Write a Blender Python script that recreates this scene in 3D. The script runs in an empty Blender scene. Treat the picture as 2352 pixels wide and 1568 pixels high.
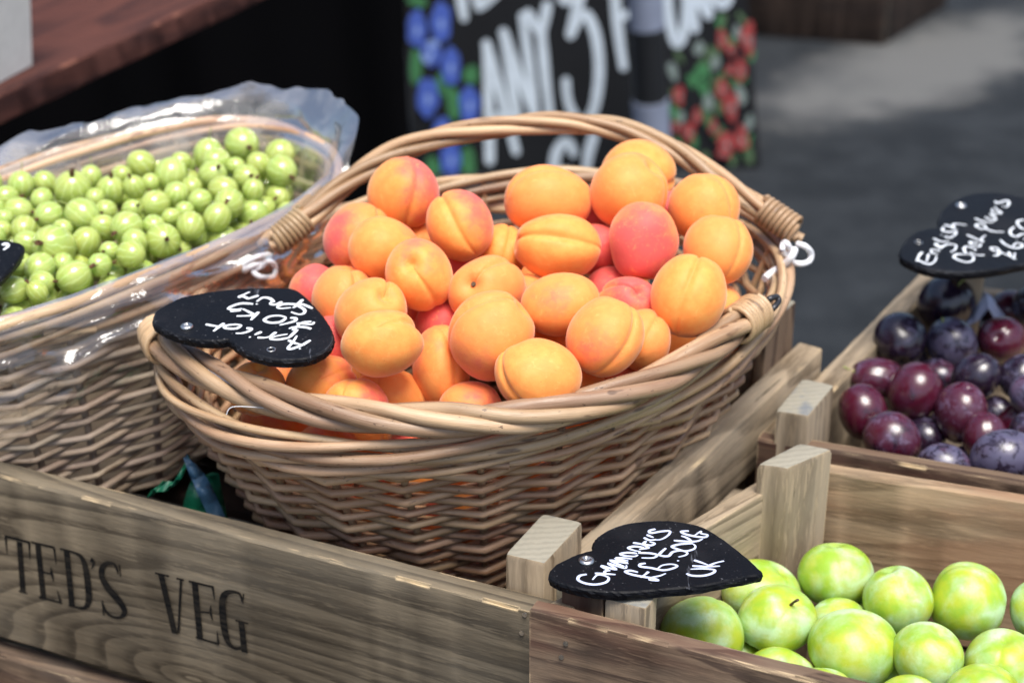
import bpy, bmesh, math, random
import numpy as np
from mathutils import Vector, Matrix, Quaternion

random.seed(7)
rng = np.random.default_rng(11)
scene = bpy.context.scene
C = scene.collection
R = math.radians

# ------------------------------------------------------------------ camera, sky, sun, exposure
PITCH = R(26.0)
DIST = 1.09
cam_data = bpy.data.cameras.new("camera")
cam = bpy.data.objects.new("camera", cam_data)
C.objects.link(cam)
cam.location = (0, -DIST * math.cos(PITCH), DIST * math.sin(PITCH))
cam.rotation_euler = (R(90) - PITCH, 0, 0)
cam_data.sensor_width = 36.0
cam_data.lens = 60.0
cam_data.clip_start = 0.05
cam_data.clip_end = 200.0
cam_data.dof.use_dof = True
cam_data.dof.focus_distance = 1.02
cam_data.dof.aperture_fstop = 6.3
scene.camera = cam

SUN_EL, SUN_AZ = R(70), R(160)          # azimuth measured clockwise from +Y (north)
world = bpy.data.worlds.new("World")
scene.world = world
world.use_nodes = True
wn = world.node_tree
sky = wn.nodes.new("ShaderNodeTexSky")
sky.sky_type = 'NISHITA'
sky.sun_disc = False
sky.sun_elevation = SUN_EL
sky.sun_rotation = SUN_AZ
sky.air_density = 1.0
sky.dust_density = 3.0
sky.ozone_density = 1.0
wn.nodes["Background"].inputs[1].default_value = 0.06
wn.links.new(sky.outputs[0], wn.nodes["Background"].inputs[0])

sun_data = bpy.data.lights.new("sun", 'SUN')
sun_data.energy = 1.5
sun_data.angle = R(30)
sun_data.color = (1.0, 0.965, 0.90)
sun = bpy.data.objects.new("sun", sun_data)
C.objects.link(sun)
sd = Vector((math.sin(SUN_AZ) * math.cos(SUN_EL), math.cos(SUN_AZ) * math.cos(SUN_EL), math.sin(SUN_EL)))
sun.rotation_euler = sd.to_track_quat('Z', 'Y').to_euler()

scene.view_settings.view_transform = 'Standard'
scene.view_settings.look = 'None'
scene.view_settings.exposure = 1.75
scene.view_settings.gamma = 1.0
scene.view_settings.use_curve_mapping = False
scene.render.engine = 'CYCLES'
scene.cycles.transparent_max_bounces = 16
scene.cycles.max_bounces = 8
scene.cycles.use_denoising = True

# ------------------------------------------------------------------ measuring helpers (photo pixel -> point at a real depth)
FPX, CX, CY = 3920.0, 1176.0, 784.0
CAM = np.array(cam.location)
FW = np.array([0, math.cos(PITCH), -math.sin(PITCH)])
RT = np.array([1.0, 0, 0])
UP = np.cross(RT, FW)
def ray(u, v): return FW + RT * (u - CX) / FPX - UP * (v - CY) / FPX
def at(u, v, z):
    r = ray(u, v); return CAM + r * ((z - CAM[2]) / r[2])
def atp(u, v, p, n):
    r = ray(u, v); n = np.asarray(n, float); return CAM + r * (np.dot(np.asarray(p) - CAM, n) / np.dot(r, n))
def aty(u, v, y):
    r = ray(u, v); return CAM + r * ((y - CAM[1]) / r[1])
def unit(a):
    a = np.asarray(a, float); return a / np.linalg.norm(a)

# ------------------------------------------------------------------ object helpers
def link(o, parent=None):
    C.objects.link(o)
    if parent is not None:
        o.parent = parent
    return o
def tag(o, label=None, cat=None, group=None, kind=None):
    if label: o['label'] = label
    if cat: o['category'] = cat
    if group: o['group'] = group
    if kind: o['kind'] = kind
    return o
def empty(name, loc, label, cat, group=None):
    o = bpy.data.objects.new(name, None)
    o.empty_display_size = 0.02
    o.location = loc
    link(o)
    return tag(o, label, cat, group)
def mesh_from(name, verts, faces, mats=(), uvs=None, smooth=True, midx=None):
    me = bpy.data.meshes.new(name)
    me.from_pydata([tuple(map(float, v)) for v in verts], [], [tuple(f) for f in faces])
    for m in mats: me.materials.append(m)
    if uvs is not None:
        lay = me.uv_layers.new(name="UVMap")
        flat = np.array([uvs[k] for f in faces for k in range(0)], dtype=float)
        li = 0
        for f, fu in zip(faces, uvs):
            for k in range(len(f)):
                lay.data[li].uv = fu[k]; li += 1
    if midx is not None:
        me.polygons.foreach_set("material_index", midx)
    if smooth:
        me.polygons.foreach_set("use_smooth", [True] * len(me.polygons))
    me.update()
    return me
def obj(name, me, parent=None, loc=None, world=True):
    o = bpy.data.objects.new(name, me)
    link(o, parent)
    if loc is not None:
        l = Vector(loc)
        if parent is not None and world: l = l - parent.location
        o.location = l
    elif parent is not None and world:
        o.location = -Vector(parent.location)     # mesh is in world coordinates
    return o

class Geo:
    """collects verts / faces / uvs for one mesh"""
    def __init__(s): s.v, s.f, s.uv, s.mi = [], [], [], []
    def add(s, verts, faces, uvs=None, mi=0):
        o = len(s.v)
        s.v += [tuple(map(float, p)) for p in verts]
        for i, f in enumerate(faces):
            s.f.append(tuple(o + k for k in f))
            s.uv.append(uvs[i] if uvs else [(0, 0)] * len(f))
            s.mi.append(mi)
    def mesh(s, name, mats, smooth=True):
        return mesh_from(name, s.v, s.f, mats, s.uv, smooth, s.mi)

def catmull(pts, n, closed=False):
    P = np.asarray(pts, float); out = []
    m = len(P); segs = m if closed else m - 1
    for i in range(segs):
        if closed: a, b, c, d = P[(i - 1) % m], P[i], P[(i + 1) % m], P[(i + 2) % m]
        else: a, b, c, d = P[max(i - 1, 0)], P[i], P[i + 1], P[min(i + 2, m - 1)]
        for k in range(n):
            t = k / n
            out.append(.5 * ((2 * b) + (c - a) * t + (2 * a - 5 * b + 4 * c - d) * t * t + (3 * b - a - 3 * c + d) * t ** 3))
    if not closed: out.append(P[-1])
    return np.array(out)

def tube(geo, pts, rad, sides=8, closed=False, caps=True, squash=None, sqn=None, mi=0, capmi=None):
    """sweeps a round section along pts; uv = (metres along, turn fraction)"""
    P = np.asarray(pts, float); n = len(P)
    rad = np.full(n, rad) if np.isscalar(rad) else np.asarray(rad)
    T = np.gradient(P, axis=0)
    if closed: T = np.roll(P, -1, 0) - np.roll(P, 1, 0)
    T /= np.maximum(np.linalg.norm(T, axis=1, keepdims=True), 1e-9)
    N = np.zeros_like(P)
    ref = np.array([0, 0, 1.0]) if abs(T[0][2]) < .9 else np.array([1.0, 0, 0])
    if sqn is not None: ref = np.asarray(sqn, float)
    a = unit(ref - T[0] * np.dot(ref, T[0]))
    for i in range(n):
        if closed or sqn is not None: a = ref - T[i] * np.dot(ref, T[i])
        else: a = a - T[i] * np.dot(a, T[i])
        a = a / max(np.linalg.norm(a), 1e-9); N[i] = a
    B = np.cross(T, N)
    ang = np.arange(sides) / sides * 2 * math.pi
    kn = squash if squash else 1.0
    V = (P[:, None, :] + rad[:, None, None] * (kn * np.cos(ang)[None, :, None] * N[:, None, :] + np.sin(ang)[None, :, None] * B[:, None, :])).reshape(-1, 3)
    L = np.r_[0, np.cumsum(np.linalg.norm(np.diff(P, axis=0), axis=1))]
    F, U = [], []
    for i in range(n if closed else n - 1):
        j = (i + 1) % n
        l0, l1 = L[i], (L[j] if j else L[i] + np.linalg.norm(P[0] - P[i]))
        for k in range(sides):
            k2 = (k + 1) % sides
            F.append((i * sides + k, j * sides + k, j * sides + k2, i * sides + k2))
            U.append([(l0, k / sides), (l1, k / sides), (l1, (k + 1) / sides), (l0, (k + 1) / sides)])
    geo.add(V, F, U, mi)
    if caps and not closed:
        cm = mi if capmi is None else capmi
        geo.add(V[:sides], [tuple(range(sides))[::-1]], None, cm)
        geo.add(V[-sides:], [tuple(range(sides))], None, cm)

def ribbon(geo, pts, width, n, lift):
    """flat brush stroke in the plane with normal n; width number or list"""
    P = np.asarray(pts, float); m = len(P)
    w = np.full(m, width) if np.isscalar(width) else np.asarray(width, float)
    T = np.gradient(P, axis=0); T /= np.maximum(np.linalg.norm(T, axis=1, keepdims=True), 1e-9)
    S = np.cross(np.asarray(n, float)[None, :], T)
    Q = P + np.asarray(n) * lift
    V, F = [], []
    # round ends
    V += list(Q + S * w[:, None] / 2) + list(Q - S * w[:, None] / 2)
    for i in range(m - 1): F.append((i, i + m, i + 1 + m, i + 1))
    geo.add(V, F)
    for e, sgn in ((0, -1), (m - 1, 1)):
        cap = [Q[e] + w[e] / 2 * (math.cos(a) * S[e] + sgn * math.sin(a) * T[e]) for a in np.linspace(0, math.pi, 7)]
        geo.add(cap, [tuple(range(7)) if sgn < 0 else tuple(range(7))[::-1]])

# ------------------------------------------------------------------ materials
def new_mat(name):
    m = bpy.data.materials.new(name); m.use_nodes = True
    nt = m.node_tree
    return m, nt, nt.nodes["Principled BSDF"]
def N(nt, t, **kw):
    n = nt.nodes.new(t)
    for k, v in kw.items():
        if k.startswith('i_'):
            key = k[2:]
            n.inputs[int(key) if key.isdigit() else key.replace('_', ' ')].default_value = v
        else: setattr(n, k, v)
    return n
def L(nt, a, b): nt.links.new(a, b)
def math_n(nt, op, a, b=None, c=None, clamp=False):
    n = N(nt, "ShaderNodeMath", operation=op); n.use_clamp = clamp
    for i, x in enumerate((a, b, c)):
        if x is None: continue
        if isinstance(x, (int, float)): n.inputs[i].default_value = x
        else: L(nt, x, n.inputs[i])
    return n.outputs[0]
def mix_c(nt, f, a, b, blend='MIX'):
    n = N(nt, "ShaderNodeMix", data_type='RGBA', blend_type=blend)
    for i, x in ((0, f), (6, a), (7, b)):
        if isinstance(x, (int, float)): n.inputs[i].default_value = x
        elif isinstance(x, tuple): n.inputs[i].default_value = (*x, 1)
        else: L(nt, x, n.inputs[i])
    return n.outputs[2]
def ramp(nt, f, stops):
    n = N(nt, "ShaderNodeValToRGB"); e = n.color_ramp.elements
    while len(e) < len(stops): e.new(0.5)
    for k, (p, col) in enumerate(stops):
        e[k].position = p; e[k].color = (*col, 1) if isinstance(col, tuple) else (col, col, col, 1)
    L(nt, f, n.inputs[0]); return n.outputs[0]
def smooth_n(nt, x, lo, hi):
    n = N(nt, "ShaderNodeMapRange", interpolation_type='SMOOTHSTEP')
    L(nt, x, n.inputs[0]); n.inputs[1].default_value = lo; n.inputs[2].default_value = hi
    return n.outputs[0]
def noise(nt, vec, scale, detail=3, rough=.55, dist=0):
    n = N(nt, "ShaderNodeTexNoise"); n.inputs['Scale'].default_value = scale; n.inputs['Detail'].default_value = detail
    n.inputs['Roughness'].default_value = rough; n.inputs['Distortion'].default_value = dist
    if vec is not None: L(nt, vec, n.inputs['Vector'])
    return n
def obj_vec(nt, rand=True, scale=(1, 1, 1), amount=37.0):
    tc = N(nt, "ShaderNodeTexCoord"); oi = N(nt, "ShaderNodeObjectInfo")
    mp = N(nt, "ShaderNodeMapping"); mp.inputs['Scale'].default_value = scale
    L(nt, tc.outputs['Object'], mp.inputs['Vector'])
    if not rand: return mp.outputs[0], oi
    cb = N(nt, "ShaderNodeCombineXYZ")
    for i, k in enumerate((1.0, .63, .37)):
        L(nt, math_n(nt, 'MULTIPLY', oi.outputs['Random'], amount * k), cb.inputs[i])
    ad = N(nt, "ShaderNodeVectorMath", operation='ADD')
    L(nt, mp.outputs[0], ad.inputs[0]); L(nt, cb.outputs[0], ad.inputs[1])
    return ad.outputs[0], oi
def bump(nt, h, strength, dist, bs, prev=None):
    b = N(nt, "ShaderNodeBump"); b.inputs['Strength'].default_value = strength; b.inputs['Distance'].default_value = dist
    L(nt, h, b.inputs['Height'])
    if prev is not None: L(nt, prev, b.inputs['Normal'])
    if bs is not None: L(nt, b.outputs[0], bs.inputs['Normal'])
    return b.outputs[0]

def wood_mat(name, light, dark, grey, greyamt=.5, contour=16.0, red=(.0, .0, .0), paint=None, edge=(.62, .47, .28), knot=None, stain=.45):
    """weathered softwood: contour-line grain stretched along local X, grey weathering, worn pale edges"""
    m, nt, bs = new_mat(name)
    v, oi = obj_vec(nt)
    def sc(s):
        mp = N(nt, "ShaderNodeMapping"); mp.inputs['Scale'].default_value = s; L(nt, v, mp.inputs['Vector']); return mp.outputs[0]
    broad = noise(nt, sc((1.1, 11, 11)), 1.0, 1.5, .45, .12)
    field = broad.outputs[0]
    if knot:
        tk = N(nt, "ShaderNodeTexCoord"); mk = N(nt, "ShaderNodeMapping"); L(nt, tk.outputs['Object'], mk.inputs['Vector'])
        mk.inputs['Location'].default_value = (-knot[0] / 4.2, 0, -knot[1]); mk.inputs['Scale'].default_value = (1 / 4.2, 0, 1)
        ln = N(nt, "ShaderNodeVectorMath", operation='LENGTH'); L(nt, mk.outputs[0], ln.inputs[0])
        field = math_n(nt, 'ADD', math_n(nt, 'MULTIPLY', field, .48), math_n(nt, 'MULTIPLY', math_n(nt, 'EXPONENT', math_n(nt, 'MULTIPLY', ln.outputs['Value'], -12.0)), .62))
    lines = math_n(nt, 'FRACT', math_n(nt, 'MULTIPLY', field, contour))
    ring = ramp(nt, lines, [(0, .0), (.5, .25), (.84, 1.0), (.93, .9), (1, .0)])
    fib = noise(nt, sc((40, 380, 380)), 1.0, 3, .65)
    fib2 = noise(nt, sc((4, 90, 90)), 1.0, 4, .65)
    blot = noise(nt, sc((5, 9, 9)), 1.0, 4, .6)
    t = math_n(nt, 'ADD', math_n(nt, 'MULTIPLY', ring, .40), math_n(nt, 'ADD', math_n(nt, 'MULTIPLY', fib.outputs[0], .40), math_n(nt, 'MULTIPLY', fib2.outputs[0], .50)))
    base = ramp(nt, t, [(.36, light), (.56, tuple(.55 * a + .45 * b for a, b in zip(light, dark))), (.80, dark)])
    gm = smooth_n(nt, blot.outputs[0], .35, .68)
    base = mix_c(nt, math_n(nt, 'MULTIPLY', gm, greyamt), base, grey)
    # fibres stay readable through the grey
    base = mix_c(nt, math_n(nt, 'MULTIPLY', smooth_n(nt, fib2.outputs[0], .52, .74), .42), base, dark)
    base = mix_c(nt, math_n(nt, 'MULTIPLY', smooth_n(nt, fib.outputs[0], .51, .64), .38), base, tuple(min(1, x * 1.25) for x in light))
    if sum(red) > 0:
        rn = noise(nt, sc((6, 22, 22)), 1.0, 3)
        base = mix_c(nt, math_n(nt, 'MULTIPLY', smooth_n(nt, rn.outputs[0], .45, .62), .6), base, red)
    # dark cracks / dirt
    cr = noise(nt, sc((9, 160, 160)), 1.0, 5, .7)
    base = mix_c(nt, math_n(nt, 'MULTIPLY', smooth_n(nt, cr.outputs[0], .66, .73), .8), base, (.02, .016, .012))
    stn = noise(nt, sc((3, 30, 30)), 1.0, 4, .65)
    base = mix_c(nt, math_n(nt, 'MULTIPLY', smooth_n(nt, stn.outputs[0], .55, .68), stain), base, tuple(x * .42 for x in dark))
    # object-to-object variation
    hs = N(nt, "ShaderNodeHueSaturation"); L(nt, base, hs.inputs['Color'])
    L(nt, math_n(nt, 'ADD', math_n(nt, 'MULTIPLY', oi.outputs['Random'], .3), .85), hs.inputs['Value'])
    base = hs.outputs[0]
    # worn edges: bevel normal differs from face normal
    bv = N(nt, "ShaderNodeBevel", samples=4); bv.inputs['Radius'].default_value = .0022
    ge = N(nt, "ShaderNodeNewGeometry")
    dt = N(nt, "ShaderNodeVectorMath", operation='DOT_PRODUCT'); L(nt, bv.outputs[0], dt.inputs[0]); L(nt, ge.outputs['True Normal'], dt.inputs[1])
    en = noise(nt, sc((20, 40, 40)), 1.0, 3)
    ew = math_n(nt, 'MULTIPLY', smooth_n(nt, math_n(nt, 'SUBTRACT', 1.0, dt.outputs['Value']), .03, .14), smooth_n(nt, en.outputs[0], .46, .6))
    base = mix_c(nt, math_n(nt, 'MULTIPLY', ew, .75), base, edge)
    if paint:
        pn = noise(nt, sc((60, 300, 300)), 1.0, 4, .7)
        pm = smooth_n(nt, math_n(nt, 'ADD', math_n(nt, 'MULTIPLY', pn.outputs[0], .6), math_n(nt, 'MULTIPLY', fib.outputs[0], .4)), .40, .58)
        base = mix_c(nt, math_n(nt, 'SUBTRACT', 1.0, math_n(nt, 'MULTIPLY', pm, .09)), base, paint)
    L(nt, base, bs.inputs['Base Color'])
    bs.inputs['Roughness'].default_value = .78
    bs.inputs['Specular IOR Level'].default_value = .12 if paint else .25
    h = math_n(nt, 'ADD', math_n(nt, 'MULTIPLY', fib.outputs[0], .6), math_n(nt, 'MULTIPLY', fib2.outputs[0], 1.0))
    bump(nt, h, .55, .0012, bs)
    return m

def endgrain_mat():
    m, nt, bs = new_mat("end_grain")
    v, oi = obj_vec(nt)
    mp = N(nt, "ShaderNodeMapping"); mp.inputs['Rotation'].default_value = (.5, .2, .3); L(nt, v, mp.inputs['Vector'])
    w = N(nt, "ShaderNodeTexWave", wave_type='BANDS'); w.inputs['Scale'].default_value = 150; w.inputs['Distortion'].default_value = 2.5; w.inputs['Detail'].default_value = 2
    L(nt, mp.outputs[0], w.inputs['Vector'])
    n = noise(nt, v, 260, 3); b = noise(nt, v, 38, 3)
    c = mix_c(nt, math_n(nt, 'MULTIPLY', smooth_n(nt, w.outputs['Fac'], .3, .9), .5), (.25, .235, .19), (.165, .155, .125))
    c = mix_c(nt, math_n(nt, 'MULTIPLY', n.outputs[0], .4), c, (.34, .30, .22))
    c = mix_c(nt, math_n(nt, 'MULTIPLY', smooth_n(nt, b.outputs[0], .55, .7), .7), c, (.10, .12, .15))
    L(nt, c, bs.inputs['Base Color']); bs.inputs['Roughness'].default_value = .9
    bump(nt, n.outputs[0], .5, .0012, bs)
    return m

def wicker_mat(name, a, b, cgrey, gl=.42):
    """peeled willow: streaks along the rod (uv.x metres), a tone per rod, dark specks and knots"""
    m, nt, bs = new_mat(name)
    uv = N(nt, "ShaderNodeUVMap"); oi = N(nt, "ShaderNodeObjectInfo")
    cb = N(nt, "ShaderNodeCombineXYZ"); L(nt, math_n(nt, 'MULTIPLY', oi.outputs['Random'], 53.0), cb.inputs[0]); L(nt, math_n(nt, 'MULTIPLY', oi.outputs['Random'], 11.0), cb.inputs[2])
    ad = N(nt, "ShaderNodeVectorMath", operation='ADD'); L(nt, uv.outputs[0], ad.inputs[0]); L(nt, cb.outputs[0], ad.inputs[1])
    def sc(s):
        mp = N(nt, "ShaderNodeMapping"); mp.inputs['Scale'].default_value = s; L(nt, ad.outputs[0], mp.inputs['Vector']); return mp.outputs[0]
    st = noise(nt, sc((30, 14, 1)), 1, 4, .6); lo = noise(nt, sc((9, 1.2, 1)), 1, 3); sp = noise(nt, sc((160, 9, 1)), 1, 3, .7); fine = noise(nt, sc((60, 40, 1)), 1, 3)
    c = mix_c(nt, smooth_n(nt, lo.outputs[0], .35, .68), a, b)
    c = mix_c(nt, math_n(nt, 'MULTIPLY', smooth_n(nt, st.outputs[0], .45, .75), .45), c, cgrey)
    c = mix_c(nt, math_n(nt, 'MULTIPLY', smooth_n(nt, fine.outputs[0], .5, .75), .35), c, tuple(x * .45 for x in a))
    c = mix_c(nt, math_n(nt, 'MULTIPLY', smooth_n(nt, sp.outputs[0], .63, .70), .8), c, (.06, .034, .02))
    kn = noise(nt, sc((38, 3.0, 1)), 1, 2, .5)
    c = mix_c(nt, math_n(nt, 'MULTIPLY', smooth_n(nt, kn.outputs[0], .66, .72), .7), c, (.085, .048, .026))
    hs = N(nt, "ShaderNodeHueSaturation"); L(nt, c, hs.inputs['Color'])
    L(nt, math_n(nt, 'ADD', math_n(nt, 'MULTIPLY', oi.outputs['Random'], .5), .70), hs.inputs['Value'])
    L(nt, math_n(nt, 'ADD', math_n(nt, 'MULTIPLY', math_n(nt, 'FRACT', math_n(nt, 'MULTIPLY', oi.outputs['Random'], 7.31)), .02), .4795), hs.inputs['Hue'])
    L(nt, hs.outputs[0], bs.inputs['Base Color'])
    bs.inputs['Roughness'].default_value = gl
    bs.inputs['Specular IOR Level'].default_value = .45
    bump(nt, math_n(nt, 'ADD', fine.outputs[0], math_n(nt, 'MULTIPLY', st.outputs[0], .6)), .35, .0008, bs)
    return m

def plain_mat(name, col, rough=.6, metal=0, spec=.4, vary=0.0, vs=40, coat=0):
    m, nt, bs = new_mat(name)
    if vary:
        v, oi = obj_vec(nt)
        n = noise(nt, v, vs, 4)
        L(nt, mix_c(nt, math_n(nt, 'MULTIPLY', smooth_n(nt, n.outputs[0], .35, .7), vary), col, tuple(c * .45 for c in col)), bs.inputs['Base Color'])
        bump(nt, n.outputs[0], .2, .001, bs)
    else: bs.inputs['Base Color'].default_value = (*col, 1)
    bs.inputs['Roughness'].default_value = rough; bs.inputs['Metallic'].default_value = metal
    bs.inputs['Specular IOR Level'].default_value = spec; bs.inputs['Coat Weight'].default_value = coat
    return m

def apricot_mat():
    m, nt, bs = new_mat("apricot_skin")
    tc = N(nt, "ShaderNodeTexCoord"); oi = N(nt, "ShaderNodeObjectInfo")
    v, _ = obj_vec(nt)
    # blush direction and amount come from the object's own colour
    dec = N(nt, "ShaderNodeVectorMath", operation='MULTIPLY_ADD'); L(nt, oi.outputs['Color'], dec.inputs[0])
    dec.inputs[1].default_value = (2, 2, 2); dec.inputs[2].default_value = (-1, -1, -1)
    dt = N(nt, "ShaderNodeVectorMath", operation='DOT_PRODUCT'); L(nt, dec.outputs[0], dt.inputs[0]); L(nt, tc.outputs['Object'], dt.inputs[1])
    n1 = noise(nt, v, 1.6, 4, .6); n2 = noise(nt, v, 9, 5, .7); n3 = noise(nt, v, 55, 2); n4 = noise(nt, v, 3.5, 3)
    b = math_n(nt, 'ADD', dt.outputs['Value'], math_n(nt, 'MULTIPLY', math_n(nt, 'SUBTRACT', n1.outputs[0], .5), 1.7))
    b = math_n(nt, 'ADD', b, math_n(nt, 'MULTIPLY', math_n(nt, 'SUBTRACT', n2.outputs[0], .5), .28))
    b = math_n(nt, 'ADD', b, math_n(nt, 'MULTIPLY', math_n(nt, 'SUBTRACT', oi.outputs['Alpha'], .60), 2.2))
    fac = smooth_n(nt, b, -.45, 1.35)
    base = mix_c(nt, smooth_n(nt, n4.outputs[0], .3, .7), (.86, .345, .078), (.86, .285, .060))
    base = mix_c(nt, math_n(nt, 'MULTIPLY', math_n(nt, 'FRACT', math_n(nt, 'MULTIPLY', oi.outputs['Random'], 5.7)), .7), base, (.86, .25, .075))
    c = mix_c(nt, smooth_n(nt, fac, .15, .65), base, (.84, .215, .085))
    c = mix_c(nt, math_n(nt, 'MULTIPLY', smooth_n(nt, fac, .45, 1.0), .92), c, (.68, .095, .095))
    # freckles
    sp = noise(nt, v, 20, 2, .5)
    c = mix_c(nt, math_n(nt, 'MULTIPLY', smooth_n(nt, sp.outputs[0], .70, .75), .6), c, (.45, .13, .04))
    pl = noise(nt, v, 4.5, 4, .7, 1.5)
    c = mix_c(nt, math_n(nt, 'MULTIPLY', smooth_n(nt, pl.outputs[0], .54, .72), .35), c, (.90, .46, .15))
    sf = noise(nt, v, 6.5, 4, .75, 2.0)
    c = mix_c(nt, math_n(nt, 'MULTIPLY', smooth_n(nt, sf.outputs[0], .66, .74), .45), c, (.58, .17, .04))
    ln_ = N(nt, "ShaderNodeMapping"); ln_.inputs['Scale'].default_value = (2.2, 14, 5); L(nt, v, ln_.inputs['Vector'])
    s2 = noise(nt, ln_.outputs[0], 1.6, 3, .6, .4)
    c = mix_c(nt, math_n(nt, 'MULTIPLY', smooth_n(nt, s2.outputs[0], .72, .77), .5), c, (.40, .13, .05))
    L(nt, c, bs.inputs['Base Color'])
    bs.inputs['Roughness'].default_value = .52
    bs.inputs['Specular IOR Level'].default_value = .25
    bs.inputs['Sheen Weight'].default_value = .42; bs.inputs['Sheen Roughness'].default_value = .4
    bs.inputs['Sheen Tint'].default_value = (1, .8, .65, 1)
    bs.inputs['Subsurface Weight'].default_value = .12; bs.inputs['Subsurface Radius'].default_value = (1, .4, .12); bs.inputs['Subsurface Scale'].default_value = .006
    bump(nt, math_n(nt, 'ADD', math_n(nt, 'MULTIPLY', n3.outputs[0], .35), n2.outputs[0]), .12, .02, bs)
    return m

def plum_mat():
    m, nt, bs = new_mat("plum_skin")
    v, oi = obj_vec(nt)
    n1 = noise(nt, v, 1.3, 3, .6); n2 = noise(nt, v, 2.2, 5, .68, .6); n3 = noise(nt, v, 12, 4, .7)
    sep = N(nt, "ShaderNodeSeparateColor"); L(nt, oi.outputs['Color'], sep.inputs[0])
    redf = smooth_n(nt, math_n(nt, 'ADD', n1.outputs[0], math_n(nt, 'MULTIPLY', math_n(nt, 'SUBTRACT', sep.outputs[0], .5), .7)), .42, .72)
    c = mix_c(nt, redf, (.010, .0035, .011), (.058, .0042, .015))
    bl = math_n(nt, 'ADD', n2.outputs[0], math_n(nt, 'MULTIPLY', math_n(nt, 'SUBTRACT', sep.outputs[1], .5), .5))
    bl = math_n(nt, 'ADD', bl, math_n(nt, 'MULTIPLY', math_n(nt, 'SUBTRACT', n3.outputs[0], .5), .3))
    thin = smooth_n(nt, bl, .36, .62); thick = smooth_n(nt, bl, .58, .68)
    bm = math_n(nt, 'ADD', math_n(nt, 'MULTIPLY', thin, .06), math_n(nt, 'MULTIPLY', thick, .20))
    c = mix_c(nt, bm, c, (.27, .25, .42))
    L(nt, c, bs.inputs['Base Color'])
    L(nt, math_n(nt, 'ADD', .22, math_n(nt, 'MULTIPLY', bm, .6)), bs.inputs['Roughness'])
    bs.inputs['Specular IOR Level'].default_value = .75
    bump(nt, n3.outputs[0], .05, .02, bs)
    return m

def greengage_mat():
    m, nt, bs = new_mat("greengage_skin")
    v, oi = obj_vec(nt)
    n1 = noise(nt, v, 1.5, 3, .6); n2 = noise(nt, v, 1.3, 3, .5, .35); n3 = noise(nt, v, 14, 4, .7)
    c = mix_c(nt, smooth_n(nt, n1.outputs[0], .35, .65), (.27, .44, .035), (.41, .48, .032))
    bl = math_n(nt, 'ADD', n2.outputs[0], math_n(nt, 'MULTIPLY', math_n(nt, 'SUBTRACT', n3.outputs[0], .5), .14))
    bm = math_n(nt, 'ADD', math_n(nt, 'MULTIPLY', smooth_n(nt, bl, .36, .66), .34), math_n(nt, 'MULTIPLY', smooth_n(nt, bl, .54, .68), .22))
    c = mix_c(nt, bm, c, (.56, .76, .58))
    fr = noise(nt, v, 30, 2)
    c = mix_c(nt, math_n(nt, 'MULTIPLY', smooth_n(nt, fr.outputs[0], .73, .77), .5), c, (.7, .72, .5))
    L(nt, c, bs.inputs['Base Color'])
    L(nt, math_n(nt, 'ADD', .36, math_n(nt, 'MULTIPLY', bm, .3)), bs.inputs['Roughness'])
    bs.inputs['Subsurface Weight'].default_value = .15; bs.inputs['Subsurface Radius'].default_value = (.5, 1, .2); bs.inputs['Subsurface Scale'].default_value = .005
    bump(nt, n3.outputs[0], .06, .02, bs)
    return m

def gooseberry_mat():
    m, nt, bs = new_mat("gooseberry_skin")
    tc = N(nt, "ShaderNodeTexCoord"); v, oi = obj_vec(nt)
    sp = N(nt, "ShaderNodeSeparateXYZ"); L(nt, tc.outputs['Object'], sp.inputs[0])
    n0 = noise(nt, v, 3.0, 3)
    az = math_n(nt, 'ARCTAN2', sp.outputs[1], sp.outputs[0])
    az = math_n(nt, 'ADD', az, math_n(nt, 'MULTIPLY', n0.outputs[0], .5))
    s = math_n(nt, 'SINE', math_n(nt, 'MULTIPLY', az, 11.0))
    vein = smooth_n(nt, s, .72, .98)
    n1 = noise(nt, v, 1.2, 3); n2 = noise(nt, v, 25, 3)
    c = mix_c(nt, smooth_n(nt, n1.outputs[0], .35, .65), (.33, .45, .105), (.41, .485, .135))
    c = mix_c(nt, math_n(nt, 'MULTIPLY', math_n(nt, 'FRACT', math_n(nt, 'MULTIPLY', oi.outputs['Random'], 9.1)), .5), c, (.37, .39, .08))
    c = mix_c(nt, math_n(nt, 'MULTIPLY', vein, .5), c, (.58, .69, .30))
    c = mix_c(nt, math_n(nt, 'MULTIPLY', smooth_n(nt, n2.outputs[0], .68, .74), .35), c, (.25, .12, .04))
    L(nt, c, bs.inputs['Base Color'])
    bs.inputs['Roughness'].default_value = .20; bs.inputs['Specular IOR Level'].default_value = .75
    bs.inputs['Subsurface Weight'].default_value = .7; bs.inputs['Subsurface Radius'].default_value = (.8, 1, .35); bs.inputs['Subsurface Scale'].default_value = .010
    return m

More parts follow.
